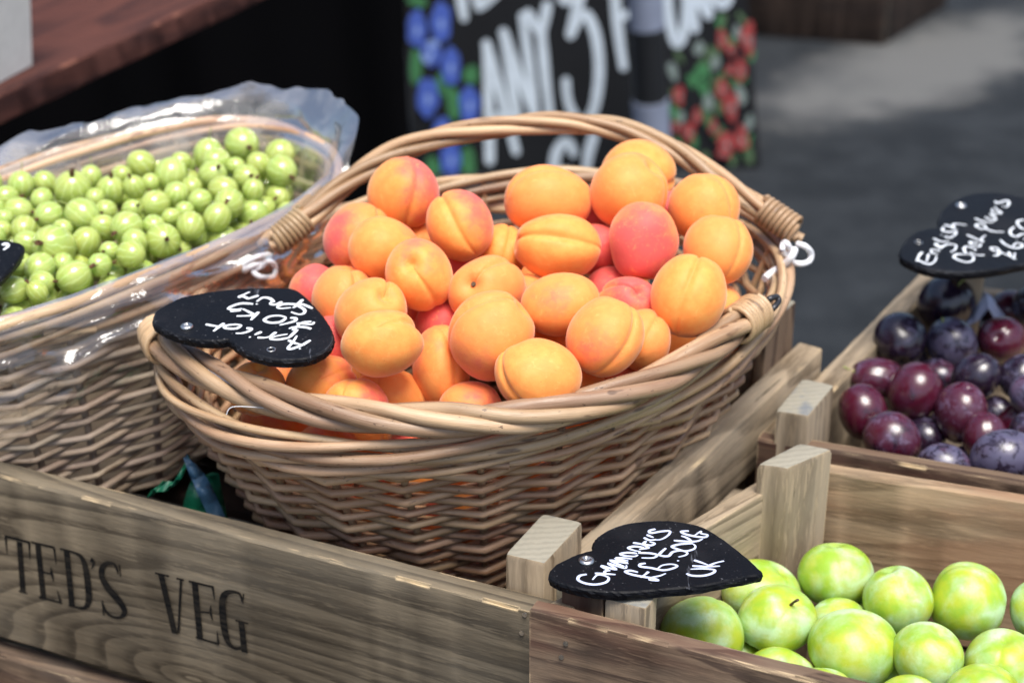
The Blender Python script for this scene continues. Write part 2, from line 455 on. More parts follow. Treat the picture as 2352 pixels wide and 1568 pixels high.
def slate_mat():
    m, nt, bs = new_mat("black_slate")
    v, oi = obj_vec(nt)
    mp = N(nt, "ShaderNodeMapping"); mp.inputs['Scale'].default_value = (120, 18, 60); mp.inputs['Rotation'].default_value = (0, 0, .5); L(nt, v, mp.inputs['Vector'])
    sc_ = noise(nt, mp.outputs[0], 1, 4, .7); n1 = noise(nt, v, 24, 4, .6); n2 = noise(nt, v, 500, 3, .6)
    c = mix_c(nt, math_n(nt, 'MULTIPLY', smooth_n(nt, n1.outputs[0], .45, .75), .7), (.0045, .005, .007), (.014, .014, .017))
    c = mix_c(nt, math_n(nt, 'MULTIPLY', smooth_n(nt, sc_.outputs[0], .66, .73), .45), c, (.16, .17, .20))
    c = mix_c(nt, math_n(nt, 'MULTIPLY', smooth_n(nt, n2.outputs[0], .66, .74), .5), c, (.20, .20, .21))
    bv = N(nt, "ShaderNodeBevel", samples=4); bv.inputs['Radius'].default_value = .0018
    ge = N(nt, "ShaderNodeNewGeometry")
    dt = N(nt, "ShaderNodeVectorMath", operation='DOT_PRODUCT'); L(nt, bv.outputs[0], dt.inputs[0]); L(nt, ge.outputs['True Normal'], dt.inputs[1])
    e = math_n(nt, 'MULTIPLY', smooth_n(nt, math_n(nt, 'SUBTRACT', 1.0, dt.outputs['Value']), .05, .2), smooth_n(nt, n1.outputs[0], .48, .6))
    c = mix_c(nt, math_n(nt, 'MULTIPLY', e, .5), c, (.20, .22, .26))
    L(nt, c, bs.inputs['Base Color'])
    L(nt, math_n(nt, 'ADD', .30, math_n(nt, 'MULTIPLY', n1.outputs[0], .4)), bs.inputs['Roughness']); bs.inputs['Specular IOR Level'].default_value = .10
    bump(nt, math_n(nt, 'ADD', n2.outputs[0], math_n(nt, 'MULTIPLY', sc_.outputs[0], 2)), .25, .0007, bs)
    return m

def film_mat():
    m, nt, bs = new_mat("clear_film")
    out = nt.nodes["Material Output"]
    nt.nodes.remove(bs)
    tr = N(nt, "ShaderNodeBsdfTransparent"); tr.inputs[0].default_value = (.98, .985, .99, 1)
    gl = N(nt, "ShaderNodeBsdfGlossy"); gl.inputs[0].default_value = (1, 1, 1, 1); gl.inputs['Roughness'].default_value = .07
    df = N(nt, "ShaderNodeBsdfDiffuse"); df.inputs[0].default_value = (.86, .83, .79, 1)
    tl = N(nt, "ShaderNodeBsdfTranslucent"); tl.inputs[0].default_value = (.86, .83, .79, 1)
    v, oi = obj_vec(nt, False)
    n = noise(nt, v, 60, 4, .65); n2 = noise(nt, v, 22, 3, .6, .5)
    bp = N(nt, "ShaderNodeBump"); bp.inputs['Strength'].default_value = .35; bp.inputs['Distance'].default_value = .003
    L(nt, n.outputs[0], bp.inputs['Height']); L(nt, bp.outputs[0], gl.inputs['Normal'])
    fr = N(nt, "ShaderNodeFresnel"); fr.inputs[0].default_value = 1.5; L(nt, bp.outputs[0], fr.inputs['Normal'])
    h1 = N(nt, "ShaderNodeMixShader"); h1.inputs[0].default_value = .5; L(nt, df.outputs[0], h1.inputs[1]); L(nt, tl.outputs[0], h1.inputs[2])
    m1 = N(nt, "ShaderNodeMixShader"); uvn = N(nt, "ShaderNodeUVMap"); su = N(nt, "ShaderNodeSeparateXYZ"); L(nt, uvn.outputs[0], su.inputs[0])
    L(nt, math_n(nt, 'MULTIPLY', math_n(nt, 'ADD', .35, smooth_n(nt, n2.outputs[0], .40, .70)), math_n(nt, 'ADD', .05, math_n(nt, 'MULTIPLY', su.outputs[1], .26))), m1.inputs[0]); L(nt, tr.outputs[0], m1.inputs[1]); L(nt, h1.outputs[0], m1.inputs[2])
    m2 = N(nt, "ShaderNodeMixShader"); L(nt, math_n(nt, 'MINIMUM', math_n(nt, 'MULTIPLY', fr.outputs[0], 1.5), .42), m2.inputs[0]); L(nt, m1.outputs[0], m2.inputs[1]); L(nt, gl.outputs[0], m2.inputs[2])
    L(nt, m2.outputs[0], out.inputs[0])
    return m

def asphalt_mat():
    m, nt, bs = new_mat("asphalt")
    v, oi = obj_vec(nt, False)
    n1 = noise(nt, v, .9, 4, .6, .3); n2 = noise(nt, v, 6, 5, .65); n3 = noise(nt, v, 160, 3, .7)
    c = mix_c(nt, smooth_n(nt, n2.outputs[0], .35, .7), (.011, .0145, .018), (.026, .031, .036))
    # sunlit patch on the far ground, painted as a paler area of the asphalt
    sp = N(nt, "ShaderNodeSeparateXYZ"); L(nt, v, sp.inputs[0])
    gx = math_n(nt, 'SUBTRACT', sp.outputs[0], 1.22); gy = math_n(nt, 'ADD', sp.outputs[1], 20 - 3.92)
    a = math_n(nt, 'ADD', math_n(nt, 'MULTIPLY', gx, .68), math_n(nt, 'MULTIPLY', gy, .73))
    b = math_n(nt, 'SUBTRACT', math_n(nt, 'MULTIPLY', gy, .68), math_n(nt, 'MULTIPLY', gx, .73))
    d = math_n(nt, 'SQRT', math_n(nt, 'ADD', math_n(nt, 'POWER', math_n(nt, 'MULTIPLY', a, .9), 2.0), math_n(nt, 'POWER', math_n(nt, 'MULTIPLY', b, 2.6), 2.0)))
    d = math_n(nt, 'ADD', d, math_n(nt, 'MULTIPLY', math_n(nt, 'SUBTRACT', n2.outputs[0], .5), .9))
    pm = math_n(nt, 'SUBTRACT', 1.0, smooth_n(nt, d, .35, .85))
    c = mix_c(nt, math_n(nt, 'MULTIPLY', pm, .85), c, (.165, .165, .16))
    c = mix_c(nt, math_n(nt, 'MULTIPLY', smooth_n(nt, n1.outputs[0], .5, .72), .5), c, (.05, .055, .06))
    c = mix_c(nt, math_n(nt, 'MULTIPLY', n3.outputs[0], .5), c, (.02, .02, .022))
    L(nt, c, bs.inputs['Base Color']); bs.inputs['Roughness'].default_value = .9; bs.inputs['Specular IOR Level'].default_value = .15
    bump(nt, n3.outputs[0], .6, .006, bs)
    return m

M = {}
KNOT_X, KNOT_Z = .047, -.057
M['wood_sign'] = wood_mat("wood_grey_brown", (.190, .152, .102), (.060, .046, .030), (.132, .117, .092), .45, 24, knot=(KNOT_X, KNOT_Z))
M['wood_paint'] = wood_mat("wood_stencilled", (.190, .152, .102), (.060, .046, .030), (.132, .117, .092), .45, 24, paint=(.003, .0035, .0045), knot=(KNOT_X, KNOT_Z))
M['wood_grey'] = wood_mat("wood_silver_grey", (.37, .285, .19), (.135, .096, .058), (.26, .225, .175), .5, 16)
M['wood_red'] = wood_mat("wood_red_brown", (.19, .128, .082), (.052, .030, .020), (.14, .114, .09), .4, 18, red=(.10, .042, .028))
M['wood_warm'] = wood_mat("wood_warm_brown", (.32, .22, .13), (.14, .088, .048), (.23, .19, .135), .4, 18, red=(.21, .115, .065))
M['end'] = endgrain_mat()
M['wicker'] = wicker_mat("willow_brown", (.46, .31, .165), (.26, .155, .075), (.44, .34, .22))
M['wicker_rim'] = wicker_mat("willow_pale", (.47, .335, .19), (.29, .18, .095), (.48, .385, .265), .40)
M['wicker_grey'] = wicker_mat("willow_grey", (.46, .37, .265), (.32, .235, .155), (.45, .39, .31), .5)
M['cane'] = wicker_mat("cane_binding", (.50, .345, .19), (.36, .235, .12), (.52, .40, .26), .36)
M['apricot'] = apricot_mat(); M['plum'] = plum_mat(); M['greengage'] = greengage_mat(); M['gooseberry'] = gooseberry_mat()
M['stem'] = plain_mat("stem_brown", (.09, .055, .03), .8, vary=.5, vs=300)
M['stem_green'] = plain_mat("stem_green", (.30, .34, .10), .6)
M['calyx'] = plain_mat("dry_calyx", (.13, .065, .03), .9, vary=.5, vs=400)
M['slate'] = slate_mat()
M['white_ink'] = plain_mat("white_ink", (.78, .82, .86), .5, vary=.45, vs=170)
M['blue_ink'] = plain_mat("pale_blue_ink", (.58, .64, .84), .45, vary=.5, vs=190)
M['steel'] = plain_mat("steel", (.55, .55, .54), .32, 1, vary=.3, vs=500)
M['white_wire'] = plain_mat("white_coated_wire", (.78, .79, .82), .35)
M['dark_wire'] = plain_mat("dark_wire", (.05, .05, .055), .35, .6)
M['film'] = film_mat()
M['clear_tag'] = plain_mat("clear_tag", (.55, .57, .60), .2)
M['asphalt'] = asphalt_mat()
M['dark_shade'] = plain_mat("painted_shade_black", (.0035, .0035, .004), 1.0, spec=0.0)  # near-black colour standing in for the shade inside the stall
M['chalkboard'] = plain_mat("chalkboard", (.006, .007, .009), .75, spec=.2, vary=.4, vs=6)
M['chalk'] = plain_mat("chalk_paint", (.46, .53, .60), .8, vary=.25, vs=30)
M['pole_black'] = plain_mat("pole_black", (.012, .013, .015), .5)
M['pole_pale'] = plain_mat("pole_pale", (.22, .25, .33), .6, vary=.2, vs=20)
M['card'] = plain_mat("grey_card", (.62, .60, .56), .9, vary=.15, vs=60)
M['table_red'] = wood_mat("wood_table_red", (.090, .030, .021), (.036, .012, .010), (.065, .026, .020), .3, 10, edge=(.22, .09, .06))
M['dark_box'] = wood_mat("wood_dark_box", (.030, .018, .012), (.010, .006, .005), (.02, .013, .010), .3, 10, edge=(.06, .04, .03))
M['green_bag'] = plain_mat("green_plastic", (.012, .17, .085), .3, spec=.5, vary=.5, vs=60)
M['blue_bag'] = plain_mat("blue_plastic", (.06, .14, .22), .3, spec=.5, vary=.4, vs=60)
M['liner'] = plain_mat("blue_white_paper", (.46, .50, .66), .7, vary=.2, vs=60)
M['petal_blue'] = plain_mat("petal_blue", (.045, .09, .38), .7, vary=.3, vs=30)
M['petal_pale'] = plain_mat("petal_pale_blue", (.17, .25, .50), .7)
M['leaf_paint'] = plain_mat("leaf_paint", (.035, .15, .055), .7, vary=.4, vs=30)
M['leaf_dull'] = plain_mat("leaf_paint_dull", (.06, .11, .05), .7, vary=.4, vs=30)
M['petal_red'] = plain_mat("petal_red", (.27, .035, .035), .7, vary=.3, vs=30)
M['petal_white'] = plain_mat("petal_white", (.15, .19, .18), .7)

# ------------------------------------------------------------------ boards and posts
def frame_rot(x, y, z):
    return Matrix((x, y, z)).transposed().to_quaternion()
def board(name, a, b, inward, thick, height, mat, parent, up=(0, 0, 1), bev=.0018, rough=.0006, ends=None, lift=0):
    """a plank: a-b is its top outer edge, thickness goes inward, height goes down"""
    a, b = np.asarray(a, float), np.asarray(b, float)
    X = unit(b - a); Lx = np.linalg.norm(b - a)
    Y = np.asarray(inward, float); Y = unit(Y - X * np.dot(X, Y)); Z = np.cross(X, Y)
    s = 1 if Z[2] > 0 else -1
    ctr = (a + b) / 2 + Y * thick / 2 - s * Z * height / 2
    ht, hh = thick / 2, height / 2
    prof = []
    for cy, cz, a0 in ((1, 1, 0), (-1, 1, 90), (-1, -1, 180), (1, -1, 270)):
        for k in (0, 45, 90):
            an = R(a0 + k)
            prof.append((cy * (ht - bev) + bev * math.cos(an), cz * (hh - bev) + bev * math.sin(an), k == 45))
    nx = max(int(Lx / .012), 4); g = Geo(); V = []
    corner = rng.random((nx + 1, 4)) ** 3
    wv = np.cumsum(rng.normal(0, .00006, (nx + 1, 2)), 0)
    for i in range(nx + 1):
        x = -Lx / 2 + Lx * i / nx
        e = 1 if 0 < i < nx else 0
        for k, (py, pz, mid) in enumerate(prof):
            q = 1 - (corner[i, k // 3] ** 2 * (.0022 if mid else 0)) / max(ht, .004)
            V.append((x + (0 if e else (-1 if i else 1) * rng.random() * .0008), py * q + wv[i, 0] * .15, pz * (1 - (1 - q) * ht / hh) + (rng.random() - .5) * rough * .25 + wv[i, 1] * .5))
    F = []
    for i in range(nx):
        for k in range(12):
            k2 = (k + 1) % 12
            F.append((i * 12 + k, i * 12 + k2, (i + 1) * 12 + k2, (i + 1) * 12 + k))
    g.add(V, F, None, 0)
    g.add(V[:12], [tuple(range(12))[::-1]], None, 1)
    g.add(V[-12:], [tuple(range(12))], None, 1)
    me = g.mesh(name, (mat, M['end']), smooth=True); me.set_sharp_from_angle(angle=R(28))
    o = obj(name, me, parent, ctr)
    o.rotation_mode = 'QUATERNION'; o.rotation_quaternion = frame_rot(X, Y, Z)
    return o
def post(name, corners, h, mat, parent, bev=.0025):
    """upright block: four top corners, drops by h; grain runs upright, end grain on top"""
    P = np.asarray(corners, float); ctr = P.mean(0) - np.array([0, 0, h / 2])
    e1 = unit((P[1] - P[0]) * (1, 1, 0)); Xl = np.array([0, 0, 1.0]); Yl = e1; Zl = np.cross(Xl, Yl)
    bm = bmesh.new(); top, bot = [], []
    for p in P:
        q = p - ctr; top.append(bm.verts.new((q @ Xl, q @ Yl, q @ Zl)))
        q = q - np.array([0, 0, h]); bot.append(bm.verts.new((q @ Xl, q @ Yl, q @ Zl)))
    n = len(P)
    bm.faces.new(top); bm.faces.new(bot[::-1])
    for i in range(n): bm.faces.new((top[i], bot[i], bot[(i + 1) % n], top[(i + 1) % n]))
    bmesh.ops.recalc_face_normals(bm, faces=bm.faces)
    bmesh.ops.bevel(bm, geom=list(bm.edges), offset=bev, segments=2, affect='EDGES', profile=.6)
    bmesh.ops.recalc_face_normals(bm, faces=bm.faces)
    for f in bm.faces: f.material_index = 1 if abs(f.normal.x) > .8 else 0
    me = bpy.data.meshes.new(name); bm.to_mesh(me); bm.free()
    me.materials.append(mat); me.materials.append(M['end'])
    me.polygons.foreach_set('use_smooth', [True] * len(me.polygons)); me.set_sharp_from_angle(angle=R(28))
    o = obj(name, me, parent, ctr); o.rotation_mode = 'QUATERNION'; o.rotation_quaternion = frame_rot(Xl, Yl, Zl)
    return o
def box_mesh(name, lo, hi, mat, bev=.003):
    bm = bmesh.new(); bmesh.ops.create_cube(bm, size=1)
    for v in bm.verts: v.co = Vector([(lo[i] + hi[i]) / 2 + v.co[i] * (hi[i] - lo[i]) for i in range(3)])
    bmesh.ops.bevel(bm, geom=list(bm.edges), offset=bev, segments=2, affect='EDGES')
    me = bpy.data.meshes.new(name); bm.to_mesh(me); bm.free(); me.materials.append(mat); return me
def nail(p, n, parent):
    g = Geo(); n = unit(n); a = unit(np.cross(n, (0, 0, 1))); b = np.cross(n, a)
    ring = [np.asarray(p) + .0016 * (math.cos(t) * a + math.sin(t) * b) for t in np.linspace(0, 2 * math.pi, 10, endpoint=False)]
    g.add(ring + [q + n * .0007 for q in ring], [tuple(range(10, 20))] + [(i, (i + 1) % 10, 10 + (i + 1) % 10, 10 + i) for i in range(10)])
    return obj('nail', g.mesh('nail', (M['steel'],), False), parent)

GROUND = -1.0
TABLE = -.372

# ------------------------------------------------------------------ setting: ground
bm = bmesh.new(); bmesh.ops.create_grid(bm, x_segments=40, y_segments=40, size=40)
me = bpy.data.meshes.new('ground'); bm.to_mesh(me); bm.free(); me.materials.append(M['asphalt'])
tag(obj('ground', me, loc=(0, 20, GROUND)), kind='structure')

# made-up near-black sheet that paints the stall's dark shaded inside
g = Geo(); nx, nz = 60, 14; V = []
for j in range(nz + 1):
    for i in range(nx + 1):
        x = -2.4 + (2.4 - .20) * i / nx; z = GROUND + .004 + 1.5 * j / nz
        V.append((x + .004 * math.sin(j * .8), 2.2 + .03 * math.sin(x * 14) + .012 * math.sin(x * 37 + j * .25), z))
g.add(V, [(j * (nx + 1) + i, j * (nx + 1) + i + 1, (j + 1) * (nx + 1) + i + 1, (j + 1) * (nx + 1) + i) for j in range(nz) for i in range(nx)])
o = obj('shade_sheet', g.mesh('shade_sheet', (M['dark_shade'],)))
md = o.modifiers.new('thickness', 'SOLIDIFY'); md.thickness = .003
tag(o, 'added black sheet in folds painting the dark shade behind the red-brown table', 'shade_sheet')

# dark box on the ground far behind
c0 = at(2030, 106, GROUND); xr = unit((at(2195, 0, GROUND) - c0) * (1, 1, 0)); xl = unit((at(1740, 84, GROUND) - c0) * (1, 1, 0))
t = empty('storage_box', tuple(c0), 'dark brown wooden box standing on the far asphalt behind the chalkboard', 'box')
for nm, d, l, inn in (('side_panel', xl, 1.1, xr), ('end_panel', xr, .55, xl)):
    for k in range(3):
        zt = GROUND + .20 * (k + 1)
        p = c0 + (0 if nm == 'side_panel' else 1) * d * .002
        board('plank', (*p[:2], zt), (*(p + d * l)[:2], zt), inn, .022, .197, M['dark_box'], t)

# ------------------------------------------------------------------ red-brown side table with a card punnet
P1, P2 = at(0, 216, -.05), at(480, 0, -.05)
d = unit((P2 - P1) * (1, 1, 0)); lft = np.array([-d[1], d[0], 0])
a0, b0 = P1 - d * .35, P2 + d * .5
t = empty('side_table', (*((a0 + b0) / 2 + lft * .4)[:2], GROUND), 'red-brown wooden table at the top left with its worn edge facing right', 'table')
for k in range(3):
    s = lft * (.28 * k + (.002 if k else 0))
    board('plank', a0 + s, b0 + s, lft, .277, .032, M['table_red'], t, bev=.003)
for u in (.15, .85):
    for w in (.74, .82):
        p = a0 + (b0 - a0) * u + lft * w
        q = [p + d * sx * .03 + lft * sy * .03 for sx, sy in ((-1, -1), (1, -1), (1, 1), (-1, 1))]
        post('leg', [(x[0], x[1], -.0835) for x in q], .0835 * -1 - GROUND, M['table_red'], t)
# card box: lower right corner at the table top
c = at(74, 150, -.05 + .001); cl = at(0, 190, -.05 + .001)
ex = unit((cl - c) * (1, 1, 0)); ey = np.array([ex[1], -ex[0], 0]); ey = ey if ey[1] > 0 else -ey
g = Geo(); H = .105; W, D_ = .16, .13; V = []
def bx(u, v, z, fl): return c + ex * (W * u + (.5 - u) * -2 * fl * 0) + ey * D_ * v + ex * (-(1 - u) * fl + u * fl) + ey * (-(1 - v) * fl + v * fl) + np.array([0, 0, z])
outer0 = [bx(u, v, 0, 0) for u, v in ((0, 0), (1, 0), (1, 1), (0, 1))]; outer1 = [bx(u, v, H, .007) for u, v in ((0, 0), (1, 0), (1, 1), (0, 1))]
inn1 = [bx(u, v, H, .003) for u, v in ((0, 0), (1, 0), (1, 1), (0, 1))]; inn0 = [bx(u, v, .004, -.004) for u, v in ((0, 0), (1, 0), (1, 1), (0, 1))]
F = [(3, 2, 1, 0)]
for i in range(4):
    j = (i + 1) % 4; F += [(i, j, 4 + j, 4 + i), (4 + i, 4 + j, 8 + j, 8 + i), (8 + i, 8 + j, 12 + j, 12 + i)]
F.append((12, 13, 14, 15)); g.add(outer0 + outer1 + inn1 + inn0, F)
o = obj('punnet', g.mesh('punnet', (M['card'],), False)); tag(o, 'grey card punnet standing on the red-brown table in the top left corner', 'punnet')
g = Geo(); tube(g, [p + np.array([0, 0, .001]) for p in outer1], .0035, 6, closed=True, caps=False); obj('rolled_rim', g.mesh('rolled_rim', (M['card'],)), o)

# ------------------------------------------------------------------ chalkboard
pl_p = at(1345, 394, GROUND); pl_n = unit((.05, -1, .16))
def cb(u, v): return atp(u, v, pl_p, pl_n)
TL, TR, BR, BL = cb(926, 0), cb(1718, 0), cb(1747, 394), cb(953, 394)
TL = BL + (TL - BL) * 1.55; TR = BR + (TR - BR) * 1.55
t = empty('chalkboard', tuple((BL + BR) / 2), 'black chalkboard with white lettering, blue flowers left and red flowers right', 'sign board')
def slab(nm, q, n, th, mat):
    q = [np.asarray(x) for x in q]; bm = bmesh.new()
    vs = [bm.verts.new(x) for x in q] + [bm.verts.new(x - n * th) for x in q]
    for f in ((0, 1, 2, 3), (7, 6, 5, 4), (0, 4, 5, 1), (1, 5, 6, 2), (2, 6, 7, 3), (3, 7, 4, 0)): bm.faces.new([vs[k] for k in f])
    bmesh.ops.recalc_face_normals(bm, faces=bm.faces); bmesh.ops.bevel(bm, geom=list(bm.edges), offset=.004, segments=2, affect='EDGES')
    me = bpy.data.meshes.new(nm); bm.to_mesh(me); bm.free(); me.materials.append(mat); return obj(nm, me, t)
slab('front_panel', (TL, TR, BR, BL), pl_n, .018, M['chalkboard'])
bk = np.array([0, .45, 0]); n2 = unit((.05, 1, .16))
off = -pl_n * .024
slab('rear_panel', (TR + off, TL + off, np.array([*(BL + bk)[:2], GROUND + .001]), np.array([*(BR + bk)[:2], GROUND + .001])), n2, .016, M['chalkboard'])
Z5 = lambda x, y: cb(861.3 + x * .3906, y * .3906)
words = [
  [[(500, -60), (512, 30), (524, 105)], [(585, -60), (600, 0), (612, 40)], [(612, 40), (660, 5), (720, -40)], [(1100, -10), (1130, 5), (1170, -20)]],
  [[(675, 945), (668, 600), (655, 260)], [(655, 260), (740, 560), (830, 890)], [(668, 690), (790, 690)],
   [(835, 690), (795, 440), (755, 190)], [(755, 190), (840, 430), (935, 675)], [(940, 675), (905, 380), (868, 95)],
   [(900, 80), (940, 150), (975, 205)], [(1012, 30), (995, 120), (978, 210)], [(978, 205), (1000, 450), (1030, 690)]],
  [[(1215, -40), (1180, 70), (1145, 200)], [(1150, 205), (1200, 105), (1250, 95), (1300, 220), (1318, 400), (1305, 560), (1270, 680), (1215, 715), (1160, 660), (1130, 570), (1122, 475)]],
  [[(1405, -80), (1430, 180), (1460, 395)], [(1415, -70), (1520, -60), (1550, 0), (1510, 70), (1445, 100)],
   [(1715, -60), (1730, 100), (1765, 245), (1805, 230), (1825, 100), (1825, -60)], [(1880, 170), (1862, 40), (1850, -80)], [(1850, -80), (1900, 0), (1960, 90)], [(1960, 90), (1950, 0), (1940, -80)],
   [(1990, -30), (2030, 25), (2070, 10), (2090, -50)]],
  [[(1050, 1000), (1065, 900), (1110, 835), (1150, 850), (1165, 900)], [(1285, 800), (1255, 900), (1240, 1010)], [(1020, 1010), (1150, 1010)]]]
k = 0
for w in words:
    for s in w:
        g = Geo(); p = catmull([Z5(*q) for q in s], 6); wd = np.full(len(p), .0225) * (1 + .12 * np.sin(np.linspace(0, 5, len(p))))
        ribbon(g, p, wd, pl_n, .0012 + .00012 * k); k += 1
        obj('lettering', g.mesh('lettering', (M['chalk'],), False), t)
def petal_blob(nm, cx, cy, rx, ry, mats, petals, lift, rot=0.0):
    """painted flower or leaf: overlapping flat petals round a centre"""
    g = Geo(); e1 = Z5(cx + 1, cy) - Z5(cx, cy); e2 = Z5(cx, cy + 1) - Z5(cx, cy); c = Z5(cx, cy)
    def ell(ox, oy, a, b, th, l, mi):
        ring = []
        for q in range(14):
            an = 2 * math.pi * q / 14; w = 1 + .08 * math.sin(3 * an + cx)
            x, y = a * math.cos(an) * w, b * math.sin(an) * w
            ring.append(c + e1 * (ox + x * math.cos(th) - y * math.sin(th)) + e2 * (oy + x * math.sin(th) + y * math.cos(th)) + pl_n * l)
        g.add(ring, [tuple(range(14))[::-1]], None, mi)
    if petals == 1: ell(0, 0, rx, ry, rot, lift, 0)
    else:
        for i in range(petals):
            an = 2 * math.pi * i / petals + rot
            ell(rx * .45 * math.cos(an), ry * .45 * math.sin(an), rx * .58, ry * .58, 0, lift + i * .00011, i % 2 if len(mats) > 2 else 0)
        ell(rx * .05, ry * .1, rx * .26, ry * .26, 0, lift + .0012, len(mats) - 1)
    obj(nm, g.mesh(nm, mats, False), t)
for i, q in enumerate([(245, 170, 58, 112), (388, 130, 62, 122), (330, 310, 62, 80), (445, 390, 58, 115), (310, 570, 66, 118), (555, 610, 62, 108), (395, 745, 52, 62), (445, 930, 62, 100), (500, 780, 45, 60)]):
    petal_blob('flower', *q, (M['petal_blue'], M['petal_pale'], M['petal_pale']) if i in (2, 8) else (M['petal_blue'], M['petal_blue'], M['petal_pale']), 5, .003 + i * .0012, i * .7)
for i, q in enumerate([(240, 395, 36, 105), (565, 440, 45, 55), (460, 600, 42, 112), (400, 490, 42, 72), (250, 10, 62, 32), (545, 950, 46, 90), (340, 985, 44, 66)]):
    petal_blob('leaf', *q, (M['leaf_paint'],), 1, .0018 + i * .0001, .2 * math.sin(i * 2))
for i, q in enumerate([(2040, 230, 32, 62), (2190, 225, 42, 112), (2150, 410, 32, 82), (1785, 560, 34, 64), (2040, 520, 42, 62), (2090, 625, 48, 92), (1890, 680, 32, 52), (1840, 770, 42, 62), (1985, 740, 26, 52), (2060, 840, 52, 84), (2150, 810, 42, 82), (2085, 285, 32, 42), (2085, 405, 32, 40), (1760, 740, 22, 40), (2040, 890, 40, 36)]):
    petal_blob('flower', *q, (M['petal_red'], M['petal_red'], M['petal_white']), 3, .003 + i * .0012, i * 1.1)
for i, q in enumerate([(1960, 600, 30, 52), (2000, 370, 28, 44), (1905, 285, 32, 44), (1800, 690, 22, 40), (2150, 560, 30, 60), (1750, 420, 26, 60), (2130, 190, 24, 44), (2200, 720, 22, 50)]):
    petal_blob('flower', *q, (M['petal_white'],), 1, .0022 + i * .0001, .3 * math.sin(i))
for i in range(46):
    x, y = 1740 + 510 * rng.random(), 110 + 830 * rng.random()
    if y > 330 or x > 1930: petal_blob('leaf', x, y, 13 + 16 * rng.random(), 26 + 40 * rng.random(), (M['leaf_dull'] if i % 2 else M['leaf_paint'],), 1, .0013 + i * .00002, rng.random() * 1.4 - .7)

# banded post in front of the chalkboard
bp0 = at(1505, 470, GROUND) ; bp1 = aty(1483, 0, bp0[1] - .02); ax = unit(bp1 - bp0)
t = empty('banded_post', tuple(bp0), 'slim black and pale grey banded post in front of the chalkboard', 'post')
def cyl(nm, s0, s1, r, mat):
    g = Geo(); tube(g, [bp0 + ax * s for s in np.linspace(s0, s1, 5)], r, 24); return obj(nm, g.mesh(nm, (mat,), True), t)
def s_at(v): # distance along the post for a photo row
    q = aty(1490, v, bp0[1]); return (q - bp0) @ ax
pr_ = .5 * 78 / FPX * np.dot(bp0 - CAM, FW)
cyl('lower_sleeve', 0, s_at(226), pr_ * 1.06, M['pole_pale']); cyl('black_band', s_at(226) + .0005, s_at(58), pr_ * .98, M['pole_black']); cyl('upper_sleeve', s_at(58) + .0005, s_at(58) + .25, pr_, M['pole_pale'])

# ------------------------------------------------------------------ market table carrying the crates
t = empty('market_table', (0, .1, GROUND), 'plank market table under the fruit crates', 'table')
for k in range(4):
    y0 = -.36 + k * .25
    board('plank', (-1.0, y0, TABLE - .001), (1.0, y0, TABLE - .001), (0, 1, 0), .247, .03, M['wood_grey'], t)
for x in (-.9, .9):
    for y in (-.3, .55):
        post('leg', [(x - .03, y - .03, TABLE - .032), (x + .03, y - .03, TABLE - .032), (x + .03, y + .03, TABLE - .032), (x - .03, y + .03, TABLE - .032)], TABLE - .032 - GROUND, M['wood_grey'], t)

# ------------------------------------------------------------------ crate with the stencilled front
ZA = -.125
fa, fb = at(0, 1092, ZA), at(1210, 1402, ZA)
fd = unit(fb - fa); fin = unit(np.array([-fd[1], fd[0], 0]))
fa2, fb2 = fa - fd * .22, fb + fd * .018
crateA = empty('stencilled_crate', (*((fa2 + fb2) / 2 + fin * .2)[:2], TABLE), 'grey-brown wooden crate with black stencilled front holding the apricot basket', 'crate')
front = board('plank', fa2, fb2, fin, .018, .143, M['wood_sign'], crateA); front['label'] = 'wide front plank stencilled with black letters'
dn = np.array([0, 0, -.155]); board('plank', fa2 + dn - fin * .006, fb2 + dn - fin * .006, fin, .018, .085, M['wood_red'], crateA)
sa, sb = at(1440, 1215, ZA), at(1888, 800, ZA + .012)
sdir = unit(sb - sa); sin_ = unit(np.array([-sdir[1], sdir[0], 0]))
sa2 = sa - sdir * .075
board('plank', sa2, sb, sin_, .020, .054, M['wood_grey'], crateA)
board('plank', sa2 + np.array([0, 0, -.145]), sb + np.array([0, 0, -.145]), sin_, .020, .09, M['dark_box'], crateA)  # near-black wood paints the shaded gap under the side plank
bdir = -fd; ba = sb + sin_ * .024 - sdir * .03
board('plank', ba, ba - fd * .66, -sdir, .016, .12, M['wood_grey'], crateA)
board('plank', fa2 + fin * .02, ba - fd * .66 - sdir * .02, fd, .016, .14, M['wood_grey'], crateA)
for k in range(7):
    p = fa2 + fin * (.03 + k * .062) + fd * .03; p[2] = -.218
    board('floor_slat', p, p + fd * (.58), fin, .05, .010, M['dark_box'], crateA)  # near-black wood here paints in the shade at the crate bottom
zp = ZA + .021
post('corner_post', [at(1158, 1270, zp), at(1252, 1292, zp), at(1341, 1196, zp), at(1246, 1175, zp)], zp - TABLE, M['wood_grey'], crateA, bev=.004)
zp = ZA + .05
post('corner_post', [at(1738, 742, zp), at(1762, 752, zp), at(1830, 690, zp), at(1745, 672, zp)], zp - TABLE, M['wood_red'], crateA, bev=.003)
nail(at(1199, 1449, 0) * 0 + atp(1199, 1452, fa, -fin) - fin * .0002, -fin, crateA)
nail(atp(1206, 1410, fa, -fin) - fin * .0002, -fin, crateA)
